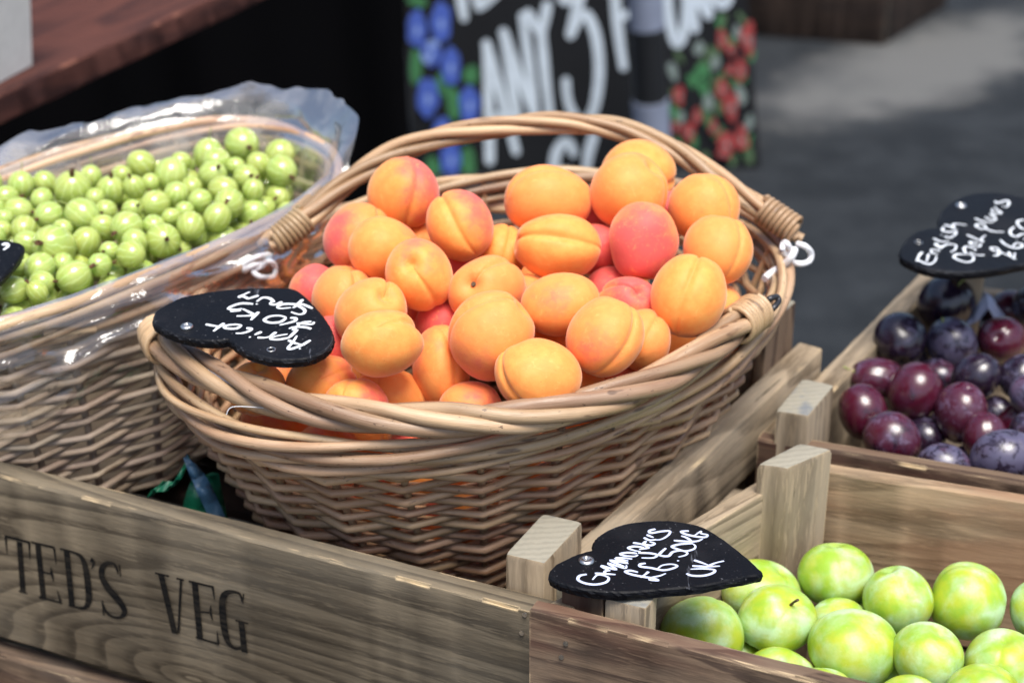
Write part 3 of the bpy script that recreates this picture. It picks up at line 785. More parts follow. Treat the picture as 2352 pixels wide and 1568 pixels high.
# stencil lettering, traced on the face of the plank
def FZ(x, y): return atp(x * .3775, 976 + y * .3775, fa, -fin)
ST = [
 [((120, 708, 44), (142, 1016, 44)), ((30, 672, 18), (186, 712, 18)), ((36, 680, 20), (46, 782, 5)), ((180, 716, 20), (184, 815, 5)), ((116, 1006, 11), (168, 1020, 11))],
 [((232, 718, 44), (268, 1054, 44)), ((192, 708, 16), (335, 742, 16)), ((332, 745, 18), (344, 842, 5)), ((258, 890, 14), (318, 902, 14)), ((314, 860, 6), (318, 900, 20), (330, 948, 6)), ((240, 1042, 16), (380, 1078, 16)), ((352, 1000, 5), (374, 1078, 22))],
 [((408, 758, 44), (442, 1096, 44)), ((368, 748, 14), (450, 770, 18), (500, 800, 34), (526, 870, 46), (540, 980, 50), (543, 1060, 44), (520, 1106, 24), (470, 1103, 16), (420, 1090, 14))],
 [((555, 812, 38), (572, 828, 28), (570, 850, 12), (556, 868, 5))],
 [((722, 900, 8), (712, 860, 22), (690, 838, 22), (650, 838, 28), (624, 870, 38), (626, 920, 46), (660, 985, 56), (708, 1040, 58), (746, 1090, 52), (762, 1130, 40), (742, 1162, 24), (700, 1164, 20), (658, 1140, 22), (636, 1100, 16), (627, 1065, 6)), ((730, 845, 12), (738, 918, 6)), ((624, 1060, 6), (636, 1152, 12))],
 [((985, 908, 44), (1068, 1262, 44)), ((1106, 938, 17), (1090, 1258, 17)), ((948, 894, 13), (1032, 914, 13)), ((1078, 926, 13), (1124, 938, 13))],
 [((1190, 956, 44), (1222, 1292, 44)), ((1154, 944, 16), (1306, 980, 16)), ((1300, 984, 18), (1311, 1056, 5)), ((1210, 1128, 14), (1282, 1136, 14)), ((1288, 1092, 6), (1288, 1136, 18), (1300, 1182, 6)), ((1198, 1284, 16), (1338, 1326, 16)), ((1326, 1246, 5), (1335, 1322, 20))],
 [((1478, 1068, 8), (1468, 1025, 20), (1430, 1008, 22), (1384, 1014, 34), (1360, 1055, 44), (1362, 1150, 50), (1376, 1258, 48), (1400, 1322, 36), (1440, 1352, 22), (1476, 1345, 20)), ((1474, 1190, 42), (1494, 1376, 42)), ((1438, 1180, 12), (1516, 1200, 12)), ((1488, 1018, 12), (1484, 1078, 5)), ((1494, 1350, 8), (1514, 1380, 8))]]
k = 0
sc_ = .3775 / FPX
for glyph in ST:
    g = Geo()
    for s in glyph:
        pts = np.array([FZ(q[0], q[1]) for q in s]); wd = np.array([q[2] for q in s]) * sc_ * 1.17
        if len(s) > 2: pts = catmull(pts, 5); wd = catmull(wd[:, None], 5)[:, 0]
        m_ = len(pts); T = np.gradient(pts, axis=0); T /= np.linalg.norm(T, axis=1, keepdims=True)
        # stems stay square-ended: plain strip without round caps, widths measured along the plank
        hz = abs(T @ np.array([0, 0, 1.0])).mean() > .75 and len(s) == 2
        S = np.tile(fd, (m_, 1)) if hz else np.cross(-fin[None, :], T)
        l = -fin * (.00035 + .00003 * k); k += 1
        V = list(pts + l + S * wd[:, None] / 2) + list(pts + l - S * wd[:, None] / 2)
        g.add(V, [(i, i + 1, i + 1 + m_, i + m_) for i in range(m_ - 1)])
    # letters share the plank's own coordinates so the grain runs through the paint
    me = g.mesh('stencil_letter', (M['wood_paint'],), False)
    me.transform((Matrix.Translation(crateA.location + front.location) @ front.rotation_quaternion.to_matrix().to_4x4()).inverted())
    o = bpy.data.objects.new('stencil_letter', me); link(o, front)

# ------------------------------------------------------------------ greengage crate
ZG = -.10
ga, gb = at(1215, 1400, ZG), at(1722.6, 1528, ZG)
gd = unit(gb - ga); gin = unit(np.array([-gd[1], gd[0], 0]))
gb2 = ga + gd * .44
crateG = empty('greengage_crate', (*((ga + gb2) / 2 + gin * .1)[:2], TABLE), 'red-brown wooden crate at the lower right filled with greengages', 'crate')
board('plank', ga, gb2, gin, .013, .125, M['wood_red'], crateG)
board('plank', ga + np.array([0, 0, -.135]), gb2 + np.array([0, 0, -.135]), gin, .013, .12, M['wood_red'], crateG)
ZB = -.125
ha, hb = at(1905, 1084, ZB), at(2352, 1154, ZB)
hd = unit(hb - ha); hin = unit(np.array([-hd[1], hd[0], 0])); ha2 = ha - hd * .03; hb2 = ha + hd * .40
board('plank', ha2, hb2, hin, .013, .125, M['wood_warm'], crateG)
board('plank', ha2 + np.array([0, 0, -.130]), hb2 + np.array([0, 0, -.130]), hin, .013, .11, M['wood_warm'], crateG)
la, lb = at(1568, 1205, -.112), at(1745, 1103, -.122)
lv = unit((lb - la) * (1, 1, 0)); lin = np.array([lv[1], -lv[0], 0])
lb2 = lb + lv * .01; la2 = ga + gin * .016 + gd * .004; la2[2] = -.105
board('plank', la2, lb2, lin, .014, .12, M['wood_grey'], crateG)
board('plank', gb2 + gin * .016 - gd * .015, hb2 - hin * .016 - hd * .012, gd, .013, .12, M['wood_red'], crateG)
for k in range(5):
    p = ga + gin * (.016 + k * .034) + gd * .05; p[2] = -.2245
    board('floor_slat', p, p + gd * .36, gin, .030, .008, M['wood_red'], crateG)
zq = ZB + .028
post('corner_post', [at(1737, 1064, zq), at(1810, 1074, zq), at(1915, 1029, zq), at(1836, 1014, zq)], zq - TABLE, M['wood_grey'], crateG, bev=.004)
zq = -.0945
post('corner_post', [at(1288, 1348, zq), at(1386, 1372, zq), at(1420, 1330, zq), at(1322, 1312, zq)], .13, M['wood_red'], crateG)
post('sign_stake', [at(1388, 1374, zq), at(1484, 1396, zq), at(1512, 1362, zq), at(1422, 1344, zq)], .13, M['wood_grey'], crateG)
nail(atp(1290, 1507, ga, -gin) - gin * .0002, -gin, crateG); nail(atp(1300, 1476, ga, -gin) - gin * .0002, -gin, crateG)
# paper lining the crate floor
g = Geo(); n_ = 14; V = []
for j in range(n_ + 1):
    for i in range(n_ + 1):
        p = ga + gd * (.06 + .34 * i / n_) + gin * (.02 + .14 * j / n_); V.append((p[0], p[1], -.2235 + .004 * rng.random() + .004))
g.add(V, [(j * (n_ + 1) + i, j * (n_ + 1) + i + 1, (j + 1) * (n_ + 1) + i + 1, (j + 1) * (n_ + 1) + i) for j in range(n_) for i in range(n_)])
tag(obj('lining_paper', g.mesh('lining_paper', (M['liner'],), False)), 'pale blue lining paper glimpsed under the greengages', 'paper')

# ------------------------------------------------------------------ plum crate
ZP = -.13
pa, pb = at(1740, 1008, ZP), at(2352, 1112, ZP)
pd = unit(pb - pa); pin = unit(np.array([-pd[1], pd[0], 0])); pb2 = pa + pd * .46
crateP = empty('plum_crate', (*((pa + pb2) / 2 + pin * .2)[:2], TABLE), 'grey wooden crate on the right filled with dark plums', 'crate')
board('plank', pa, pb2, pin, .014, .10, M['wood_red'], crateP)
board('plank', pa + np.array([0, 0, -.11]), pb2 + np.array([0, 0, -.11]), pin, .014, .10, M['wood_red'], crateP)
qa, qb = at(1872, 868, ZP), at(2100, 640, ZP)
qd = unit(qb - qa); qin = np.array([qd[1], -qd[0], 0]); qa2 = qa - qd * .10; qb2 = qb + qd * .02
board('plank', qa2, qb2, qin, .020, .12, M['wood_grey'], crateP)
board('plank', qa2 + np.array([0, 0, -.125]), qb2 + np.array([0, 0, -.125]), qin, .020, .11, M['wood_grey'], crateP)
ra = qb2 + qin * .022 - qd * .012; board('plank', ra, ra + pd * .42, -qd, .014, .12, M['wood_grey'], crateP)
board('plank', pb2 - pd * .02 + pin * .016, ra + pd * .40 - qd * .02, -pd, .014, .12, M['wood_grey'], crateP)
for k in range(7):
    p = pa + pin * (.03 + k * .05) + pd * .07; p[2] = -.198
    board('floor_slat', p, p + pd * .34, pin, .044, .010, M['wood_grey'], crateP)
zq = ZP + .026
post('corner_post', [at(1780, 942, zq), at(1858, 953, zq), at(1919, 882, zq), at(1843, 866, zq)], zq - TABLE, M['wood_grey'], crateP, bev=.004)
pz = at(2240, 512, -.0535)
e = .013; post('sign_stake', [pz + pd * s1 * e + pin * s2 * e for s1, s2 in ((-1, -1), (1, -1), (1, 1), (-1, 1))], .14, M['wood_grey'], crateP)

# ------------------------------------------------------------------ woven baskets
class Tub:
    def __init__(s, ctr, n, yaw, a, b, H, k, expo=2.0, bulge=.9):
        s.c = np.asarray(ctr, float); s.n = unit(n)
        e = np.array([math.cos(yaw), math.sin(yaw), 0]); s.e1 = unit(e - s.n * (e @ s.n)); s.e2 = np.cross(s.n, s.e1)
        s.a, s.b, s.H, s.k, s.x, s.g = a, b, H, k, expo, bulge
    def sc(s, h): return s.k + (1 - s.k) * max(1 - h / s.H, 0) ** s.g if h > 0 else 1.0
    def dirv(s, phi):
        f = lambda q: math.copysign(abs(q) ** (2 / s.x), q)
        return s.e1 * s.a * f(math.cos(phi)) + s.e2 * s.b * f(math.sin(phi))
    def pt(s, phi, h, off=0.0):
        d = s.dirv(phi); return s.c + d * s.sc(h) + unit(d) * off - s.n * h
from mathutils.noise import noise_vector as mnv
def weave(T, owner, ns, rows, h0, rod, amp, mat, rim_mat, rim_turns, stake_r, rimr=.0036):
    ph = [2 * math.pi * i / ns for i in range(ns)]
    for i in range(ns):
        g = Geo(); tube(g, [T.pt(ph[i], h, 0) for h in np.linspace(T.H, .0, 12)], stake_r, 7)
        obj('stake', g.mesh('stake', (mat,)), owner)
    for j in range(rows):
        h = h0 + (T.H - .004 - h0) * j / (rows - 1)
        pts = []; jit = rng.normal(0, .0007, ns); r = rod * (.88 + .24 * rng.random())
        st = [T.pt(ph[i], h + jit[i], amp * (1 if (i + j) % 2 else -1) * (.9 + .2 * rng.random())) for i in range(ns)]
        for i in range(ns):
            a, b = st[i], st[(i + 1) % ns]
            for q in (0, .12, .5, .88): pts.append(a + (b - a) * (q + (.0 if q in (0, .5) else 0)))
        P = np.array(pts); P[0::4] = P[0::4] * .86 + .07 * (np.roll(P, 1, 0)[0::4] + np.roll(P, -1, 0)[0::4])
        rr = r * (1 + .10 * np.sin(np.arange(len(P)) * .11 + rng.random() * 6))
        g = Geo(); tube(g, P, rr, 8, closed=True)
        obj('weaver', g.mesh('weaver', (mat,)), owner)
    nn = 150
    def bundle(K, hc, rr, r, turns, off, phase0=0, flat=(.8, 1.1)):
        for k in range(K):
            P = []
            for q in range(nn):
                f = 2 * math.pi * q / nn; d = T.dirv(f); o = unit(d)
                an = 2 * math.pi * k / K + turns * f + phase0 + .25 * math.sin(3 * f + k)
                P.append(T.pt(f, hc, off) + o * rr * flat[0] * math.cos(an) + T.n * rr * flat[1] * math.sin(an) + .0009 * np.array(mnv(Vector((math.cos(f) * 5 + k * 3.1, math.sin(f) * 5, phase0 * 7 + hc * 90)))))
            rads = r * (1 + .18 * np.sin(np.linspace(0, 2 * math.pi, nn, endpoint=False) * 2 + k * 2.1 + phase0)) * (.9 + .2 * rng.random())
            g = Geo(); tube(g, P, rads, 9, closed=True); obj('rim_rod', g.mesh('rim_rod', (rim_mat,)), owner)
    bundle(4, .001, .0062, rimr, rim_turns, .003)
    bundle(3, .0155, .0048, rimr * .9, rim_turns + 2, .0045, 1.0)
    # cut rod ends poking out under the rim
    for i in range(ns):
        if i % 2: continue
        f = ph[i] + .08; p = T.pt(f, .021, .0075); q = T.pt(f - .16, .012, .004)
        g = Geo(); tube(g, [q, (p + q) / 2 + unit(T.dirv(f)) * .001, p], rimr * .85, 8, capmi=1); obj('rod_end', g.mesh('rod_end', (rim_mat, M['end'])), owner)
    # woven floor
    g = Geo(); V = [T.c - T.n * (T.H - .002)]; m_ = 48
    V += [T.pt(2 * math.pi * q / m_, T.H - .002) for q in range(m_)]
    g.add(V, [(0, 1 + q, 1 + (q + 1) % m_) for q in range(m_)]); obj('base', g.mesh('base', (mat,), False), owner)
def handle(owner, path, K, rr, r, turns, phase, mat, ends=(.025, .025), bind=((.012, .042), (.012, .042)), flat=1.0, ref=(0, 0, 1), core=False):
    P = catmull(path, 10); s = np.r_[0, np.cumsum(np.linalg.norm(np.diff(P, axis=0), axis=1))]; Lh = s[-1]
    n = 140; si = np.linspace(0, Lh, n); Q = np.array([[np.interp(x, s, P[:, c]) for c in range(3)] for x in si])
    T = np.gradient(Q, axis=0); T /= np.linalg.norm(T, axis=1, keepdims=True)
    A = np.asarray(ref, float)[None, :] - T * (T @ np.asarray(ref, float))[:, None]; A /= np.linalg.norm(A, axis=1, keepdims=True); B = np.cross(T, A)
    tight = np.ones(n)
    for k in range(K):
        an = 2 * math.pi * k / K + phase + turns * 2 * math.pi * si / Lh + .12 * np.sin(si * 40 + k)
        off = rr * (flat * np.cos(an)[:, None] * A + np.sin(an)[:, None] * B) + .0011 * np.array([mnv(Vector((x * 22, k * 3.7, Lh * 9)))[:] for x in si])
        cut = 1 + int(rng.random() * 4), n - 1 - int(rng.random() * 4)
        rads = r * (1.08 - .22 * (si / Lh if k % 2 else 1 - si / Lh)) * (1 + .03 * np.sin(si * 60 + k * 2))
        g = Geo(); tube(g, (Q + off)[cut[0]:cut[1]], rads[cut[0]:cut[1]], 10, capmi=1)
        obj('handle_rod', g.mesh('handle_rod', (mat, M['end'])), owner)
    if core:
        g = Geo(); tube(g, Q[4:-4], r * .8, 8); o = obj('handle_core', g.mesh('handle_core', (M['white_wire'],)), owner)
    for e, (b0, b1) in enumerate(bind):
        m_ = 120; ss = np.linspace(b0, b1, m_); ss = ss if e == 0 else Lh - ss
        W = []
        for i, x in enumerate(ss):
            c = np.array([np.interp(x, si, Q[:, q]) for q in range(3)]); a = np.array([np.interp(x, si, A[:, q]) for q in range(3)]); b = np.array([np.interp(x, si, B[:, q]) for q in range(3)])
            an = 2 * math.pi * 8 * i / m_
            W.append(c + (rr + r + .0006) * (flat * 1.0 * math.cos(an) * a + math.sin(an) * b))
        g = Geo(); tube(g, W, .0020, 7); obj('handle_binding', g.mesh('handle_binding', (M['cane'],)), owner)
def wire(owner, name, px, depth_p, r, mat, closed=True, wob=.004):
    """bent wire link: traced loop with real depth variation round a point"""
    n = unit(CAM - np.asarray(depth_p)); P = [atp(u, v, np.asarray(depth_p) + n * wob * math.sin(i * 1.9), n) for i, (u, v) in enumerate(px)]
    g = Geo(); tube(g, catmull(P, 6, closed), r, 8, closed=closed); return obj(name, g.mesh(name, (mat,)), owner)

# apricot basket
TA = Tub((-.0213, .1323, -.0292), (-.0152, -.1163, 1), .4894, .2293, .1665, .185, .66)
bkA = empty('apricot_basket', tuple(TA.c - TA.n * TA.H), 'oval brown wicker basket with two twisted handles heaped with apricots', 'basket')
weave(TA, bkA, 26, 25, .024, .00285, .0066, M['wicker'], M['wicker_rim'], 3, .0027)
ctrn = TA.n; ph_ = TA.c + ctrn * .019
fp = [(362, 762), (378, 795), (425, 828), (500, 868), (600, 908), (720, 938), (880, 958), (1050, 964), (1200, 957), (1350, 928), (1500, 876), (1620, 806), (1700, 742), (1752, 704)]
handle(bkA, [atp(u, v, ph_ + ctrn * .004 * math.sin(i * .24), ctrn) for i, (u, v) in enumerate(fp)], 4, .0066, .0050, 2.2, .8, M['wicker_rim'], bind=((.0, .022), (.008, .034)), ref=ctrn, core=True)
hl, hr = atp(600, 615, TA.c + ctrn * .006, ctrn), atp(1800, 596, TA.c + ctrn * .006, ctrn)
hx = unit(hr - hl); back = unit(np.cross(ctrn, hx)); ang = R(34)
hd_ = back * math.cos(ang) + ctrn * math.sin(ang); hn = np.cross(hx, hd_)
bp = [(588, 578), (615, 562), (655, 538), (715, 490), (800, 418), (900, 354), (1000, 318), (1100, 298), (1200, 286), (1320, 283), (1430, 300), (1540, 341), (1640, 404), (1715, 457), (1770, 492), (1815, 522), (1856, 548)]
handle(bkA, [atp(u, v, hl, hn) for u, v in bp], 4, .0052, .0040, 1.9, .4, M['wicker'], bind=((.016, .046), (.010, .042)), ref=hn)
dl, dr, df_ = atp(600, 600, hl, hn), atp(1840, 580, hl, hn), atp(1765, 700, ph_, ctrn)
wire(bkA, 'handle_ring', [(562, 606), (590, 590), (620, 585), (606, 600), (575, 612), (562, 622)], dl, .0021, M['white_wire'])
wire(bkA, 'handle_ring', [(580, 622), (600, 636), (628, 634), (632, 612), (618, 600), (600, 612)], dl, .0021, M['white_wire'])
wire(bkA, 'handle_ring', [(1832, 560), (1850, 566), (1863, 582), (1858, 600), (1838, 606), (1818, 600), (1812, 588)], dr, .0023, M['white_wire'], closed=False)
wire(bkA, 'handle_ring', [(1800, 558), (1797, 572), (1803, 586), (1815, 578), (1808, 560)], dr, .0022, M['white_wire'])
wire(bkA, 'handle_ring', [(1825, 572), (1818, 590), (1795, 612), (1770, 628), (1756, 640)], dr - (0, .01, 0), .0028, M['white_wire'], closed=False)
wire(bkA, 'handle_ring', [(1752, 698), (1768, 686), (1784, 682), (1788, 692), (1776, 708), (1762, 722)], df_, .0022, M['dark_wire'], closed=False)
wire(bkA, 'handle_ring', [(1735, 708), (1748, 698), (1764, 690)], df_, .0026, M['white_wire'], closed=False)
# clear tag fastener caught in the rim
pt_ = TA.pt(0, 0); q = atp(560, 940, ph_, ctrn)
o = wire(None, 'tag_fastener', [(520, 952), (535, 934), (600, 936), (625, 940), (632, 950)], q, .0003, M['clear_tag'], closed=False, wob=0)
tag(o, 'thin clear plastic tag fastener caught between the basket rim and front handle', 'fastener')

# gooseberry basket
TG = Tub((-.329, .202, -.0027), (-.0152, -.09, 1), .724, .2145, .1097, .19, .74, 2.5)
bkG = empty('gooseberry_basket', tuple(TG.c - TG.n * TG.H), 'pale wicker basket lined with clear plastic on the left, full of gooseberries', 'basket')
weave(TG, bkG, 28, 25, .028, .00285, .0062, M['wicker_grey'], M['wicker_rim'], 2, .0028)

# clear film over that basket: stands up behind, folds over the wall in front
def nz3(p, s, seed=0):
    from mathutils import noise as mn
    return mn.noise(Vector((p[0] * s + seed, p[1] * s, p[2] * s)))
from mathutils import noise as mn
g = Geo(); na, nt_ = 260, 46; V = []; UVH = []
for i in range(na):
    f = 2 * math.pi * i / na
    d = unit(TG.dirv(f)); fr_ = -d[1] * .85 + d[0] * .35                       # >0 on the side facing the stall front
    w = 1 / (1 + math.exp(-(fr_ - .12) * 14))
    rag = .5 + .5 * mn.noise(Vector((math.cos(f) * 3, math.sin(f) * 3, 1.3)))
    left = min(max((.12 - (d[0])) * .8 + .35, .25), 1.1)
    hang = (.085 + .10 * rag) * left + .02
    stand = (.006 + .022 * max(d[0], 0) ** 2 + .010 * rag)
    for j in range(nt_):
        t = j / (nt_ - 1); UVH.append((1 - w) * (1 if t > .08 else .6) + w * max(0, 1 - max(0, t - .25) / .25))
        if t < .3:
            q = t / .3; base = TG.pt(f, .045 * (1 - q) - .0, -.016 * (1 - q ** 2) + .001) + TG.n * .011 * q
        else:
            q = (t - .3) / .7
            up = TG.pt(f, 0, .006 + .020 * q * q) + TG.n * (.011 + stand * q)
            if q < .22: dn = TG.pt(f, 0, .001 + .013 * math.sin(q / .22 * 1.57)) + TG.n * .011 * math.cos(q / .22 * 1.57)
            else:
                h = hang * (q - .22) / .78; dn = TG.pt(f, h, .016 + .012 * math.sin(3.1 * (q - .22)) + .01 * q * q)
            base = up * (1 - w) + dn * w
        amp = .0012 + .0065 * min(1, max(0, (t - .2) / .35))
        o_ = unit(d * .8 + TG.n * .5)
        dsp = amp * (mn.noise(Vector(base) * 20) * 1.3 + .35 * mn.noise(Vector(base) * 70 + Vector((3, 1, 2))) + .7 * (1 - 2 * abs(mn.noise(Vector((base[0] * 22, base[1] * 22, base[2] * 60)) + Vector((9, 0, 0)))) - .6))
        V.append(base + o_ * dsp + TG.n * .3 * dsp)
g.add(V, [(i * nt_ + j, ((i + 1) % na) * nt_ + j, ((i + 1) % na) * nt_ + j + 1, i * nt_ + j + 1) for i in range(na) for j in range(nt_ - 1)],
      [[(0, UVH[i * nt_ + j]), (0, UVH[((i + 1) % na) * nt_ + j]), (0, UVH[((i + 1) % na) * nt_ + j + 1]), (0, UVH[i * nt_ + j + 1])] for i in range(na) for j in range(nt_ - 1)])
tag(obj('plastic_liner', g.mesh('plastic_liner', (M['film'],), True)), 'crumpled clear plastic film lining and hanging over the gooseberry basket', 'plastic film')

# green and blue plastic wrapper stuck between the baskets
wz = -.135
def strip(g, pts, widths, side, mi):
    P = catmull(pts, 6); w = catmull(np.asarray(widths, float)[:, None], 6)[:, 0]; n = len(P)
    S = np.asarray(side, float); V = []
    for i in range(n):
        cr = np.array([0, .004 * math.sin(i * .9), .003 * math.sin(i * 1.7)])
        V += [P[i] - S * w[i] / 2, P[i] + cr, P[i] + S * w[i] / 2]
    g.add(V, [(i * 3 + k, i * 3 + k + 1, i * 3 + k + 4, i * 3 + k + 3) for i in range(n - 1) for k in (0, 1)], None, mi)
def wp(u, v, y): return aty(u, v, y)
yw = .055
t = None
g = Geo()
strip(g, [wp(432, 1052, yw + .01), wp(415, 1090, yw), wp(395, 1115, yw), wp(362, 1118, yw), wp(346, 1140, yw)], (.004, .009, .011, .012, .009), (.7, .5, .4), 0)
strip(g, [wp(425, 1050, yw), wp(450, 1085, yw - .005), wp(470, 1125, yw - .01), wp(500, 1190, yw - .015)], (.003, .010, .012, .012), (.8, .5, 0), 1)
strip(g, [wp(462, 1100, yw + .015), wp(462, 1150, yw + .01), wp(462, 1210, yw)], (.014, .024, .028), (1, .2, 0), 0)
strip(g, [wp(486, 1090, yw + .02), wp(490, 1150, yw + .02), wp(494, 1215, yw)], (.010, .014, .020), (1, .3, 0), 0)
o = obj('plastic_wrapper', g.mesh('plastic_wrapper', (M['green_bag'], M['blue_bag']), True))
md = o.modifiers.new('thickness', 'SOLIDIFY'); md.thickness = .0004
tag(o, 'crumpled green and blue plastic wrapper stuck between the two wicker baskets', 'wrapper')

# paper scrap among the plums
g = Geo(); c = at(2256, 738, -.138); V = []
for j in range(7):
    for i in range(7): V.append(c + np.array([(i - 3) * .0058, (j - 3) * .004, .022 - .006 * abs(i - 3) + .008 * rng.random() - .003 * abs(j - 3)]))
g.add(V, [(j * 7 + i, j * 7 + i + 1, (j + 1) * 7 + i + 1, (j + 1) * 7 + i) for j in range(6) for i in range(6)])
tag(obj('paper_scrap', g.mesh('paper_scrap', (M['liner'],), False)), 'crumpled pale blue scrap of paper at the back of the plums', 'paper')

# ------------------------------------------------------------------ heart-shaped slate signs
def heart(label, px, p0, n, thick, strokes, ink, width, screws, holes=(), toff=None, group='heart signs'):
    n = unit(n); P = np.array([atp(u, v, p0, n) for u, v in px]); ctr = P.mean(0)
    e1 = unit(RT - n * (RT @ n)); e2 = np.cross(n, e1)
    o2 = np.array([[(p - ctr) @ e1, (p - ctr) @ e2] for p in P])
    # resample evenly, keep the notch and the tip crisp
    C2 = catmull(o2, 5, True); m_ = len(C2)
    area = .5 * np.sum(C2[:, 0] * np.roll(C2[:, 1], -1) - C2[:, 1] * np.roll(C2[:, 0], -1))
    if area < 0: C2 = C2[::-1]
    tn = np.roll(C2, -1, 0) - np.roll(C2, 1, 0); tn /= np.maximum(np.linalg.norm(tn, axis=1, keepdims=True), 1e-9); no = np.c_[tn[:, 1], -tn[:, 0]]
    g = Geo(); rings = []
    for zz, ins, jit in ((0, .0011, .0003), (-.0008, .0002, .0006), (-.0022, -.0003, .0009), (-thick * .6, .0002, .001), (-thick + .0008, .0006, .0008), (-thick, .0016, .0005)):
        q = C2 - no * (ins + (rng.random(m_)[:, None] - .5) * jit)
        rings.append(np.c_[q, np.full(m_, zz)])
    V = np.vstack(rings); F = []
    for r_ in range(len(rings) - 1):
        for i in range(m_):
            j = (i + 1) % m_; F.append((r_ * m_ + i, (r_ + 1) * m_ + i, (r_ + 1) * m_ + j, r_ * m_ + j))
    g.add(V, F); g.add(rings[0], [tuple(range(m_))]); g.add(rings[-1], [tuple(range(m_))[::-1]])
    o = obj('heart_sign', g.mesh('heart_sign', (M['slate'],), False), None, ctr)
    o.rotation_mode = 'QUATERNION'; q_ = frame_rot(e1, e2, n); o.rotation_quaternion = q_
    tag(o, label, 'price sign', group)
    def loc(u, v):
        p = atp(u, v, p0, n) - ctr; return np.array([p @ e1, p @ e2, 0])
    for word in [[s for s in w_ if len(s) > 1] for w_ in strokes] + [[s] for w_ in strokes for s in w_ if len(s) == 1]:
        if not word: continue
        g = Geo()
        for s in word:
            if len(s) == 1: pts = np.array([loc(*s[0]) + d for d in ((-.0006, 0, 0), (.0006, 0, 0))])
            else: pts = catmull([loc(*x) for x in s], 6)
            q_n = np.linspace(0, 1, len(pts)); w = width * (1 + .26 * np.sin(q_n * 4 + .5 + len(g.v))) * (.55 + .45 * np.minimum(1, np.minimum(q_n + .08, 1.08 - q_n) * 6))
            tube(g, pts + np.array([0, 0, .00012]), w / 2, 8, squash=.13, sqn=(0, 0, 1))
        obj('lettering', g.mesh('lettering', (M[ink],)), o, (0, 0, 0), world=False)
    for u, v, r_ in screws:
        c = loc(u, v); g = Geo(); prof = [(r_, .0002), (r_, .0008), (r_ * .8, .0016), (r_ * .45, .0020), (r_ * .38, .0009), (0.0001, .0009)]
        ns_ = 16
        V = [(c[0] + a * math.cos(2 * math.pi * k / ns_) * (1 if i < 4 else 1 + .35 * math.cos(4 * 2 * math.pi * k / ns_)), c[1] + a * math.sin(2 * math.pi * k / ns_) * (1 if i < 4 else 1 + .35 * math.cos(4 * 2 * math.pi * k / ns_)), z) for i, (a, z) in enumerate(prof) for k in range(ns_)]
        g.add(V, [(i * ns_ + k, i * ns_ + (k + 1) % ns_, (i + 1) * ns_ + (k + 1) % ns_, (i + 1) * ns_ + k) for i in range(len(prof) - 1) for k in range(ns_)])
        obj('screw', g.mesh('screw', (M['steel'],)), o, (0, 0, 0), world=False)
    for u, v, r_ in holes:
        c = loc(u, v); g = Geo(); tube(g, [c + np.array([r_ * math.cos(a), r_ * math.sin(a), .0002]) for a in np.linspace(0, 2 * math.pi, 18, endpoint=False)], .0004, 6, closed=True)
        obj('hole_rim', g.mesh('hole_rim', (M['steel'],)), o, (0, 0, 0), world=False)
    return o
def conv(s, k, ox, oy): return [[(ox + x * k, oy + y * k) for x, y in st] for st in s]
# apricot sign
A3 = lambda s: conv(s, .2197, 287.1, 631.6)
outA = [(290, 480), (312, 380), (420, 310), (560, 240), (700, 205), (900, 170), (1150, 142), (1400, 130), (1600, 130), (1755, 140), (1850, 190), (1960, 290), (2080, 430), (2150, 540), (2183, 640), (2178, 700), (2120, 770), (2020, 830), (1900, 868), (1700, 885), (1540, 875), (1380, 840), (1250, 790), (1160, 735), (1105, 690), (1070, 670), (980, 684), (800, 680), (650, 655), (520, 620), (400, 570), (325, 525)]
apr = [
 [[(1235, 590), (1130, 650), (1010, 690), (990, 670), (1040, 610), (1085, 540)], [(990, 590), (1070, 625), (1140, 640)], [(1120, 685)]],
 [[(1090, 470), (1020, 540), (980, 570)], [(980, 565), (880, 582), (790, 575), (850, 545), (980, 522)]],
 [[(850, 500), (770, 560)], [(790, 550), (720, 562), (645, 560)]], [[(690, 495), (610, 530)], [(560, 555)]],
 [[(520, 455), (570, 460), (555, 485), (480, 510), (400, 512)]], [[(460, 430), (400, 460), (290, 455), (280, 430), (370, 415), (450, 420), (460, 435)]],
 [[(270, 400), (200, 450), (150, 490)], [(65, 412), (160, 430), (240, 440)]],
 [[(1245, 465), (1180, 445), (1060, 442), (995, 462)], [(1278, 385), (1255, 410), (1170, 405), (1080, 400)], [(1250, 380), (1150, 390), (1080, 440), (1040, 480)]],
 [[(1010, 340), (1070, 345), (1060, 375), (980, 400), (890, 420)]], [[(960, 345), (900, 385), (790, 395), (720, 365), (780, 325), (880, 315), (950, 330), (960, 345)]],
 [[(655, 275), (600, 330), (570, 365)], [(620, 310), (540, 270), (480, 240)], [(600, 312), (500, 318), (410, 320)]],
 [[(595, 185), (470, 178), (370, 205), (320, 240), (420, 247), (470, 235)], [(340, 265), (460, 258)]],
 [[(1260, 235), (1150, 190), (1100, 200), (1170, 250), (1160, 290), (1100, 300), (1020, 275)]], [[(1150, 135), (1080, 200), (1040, 230)], [(1090, 190), (950, 185), (870, 215), (900, 235), (1020, 225)]],
 [[(920, 160), (850, 190), (790, 185), (810, 150)]], [[(830, 165), (780, 122), (700, 115), (635, 160)], [(637, 185)]],
 [[(655, 90), (590, 110), (530, 130)], [(540, 125), (480, 100), (430, 115)], [(430, 110), (490, 80), (555, 50)]]]
apr = [conv(w, .2051, 459.4, 660.3) for w in apr]
nA = unit((.0, -.06, 1))
heart('black heart sign lettered for apricots resting on the front left of the basket handle', A3([outA])[0], at(560, 760, .003), nA, .0068, apr, 'white_ink', .0021, [(429, 751, .0042)], [(623, 803, .0026)])
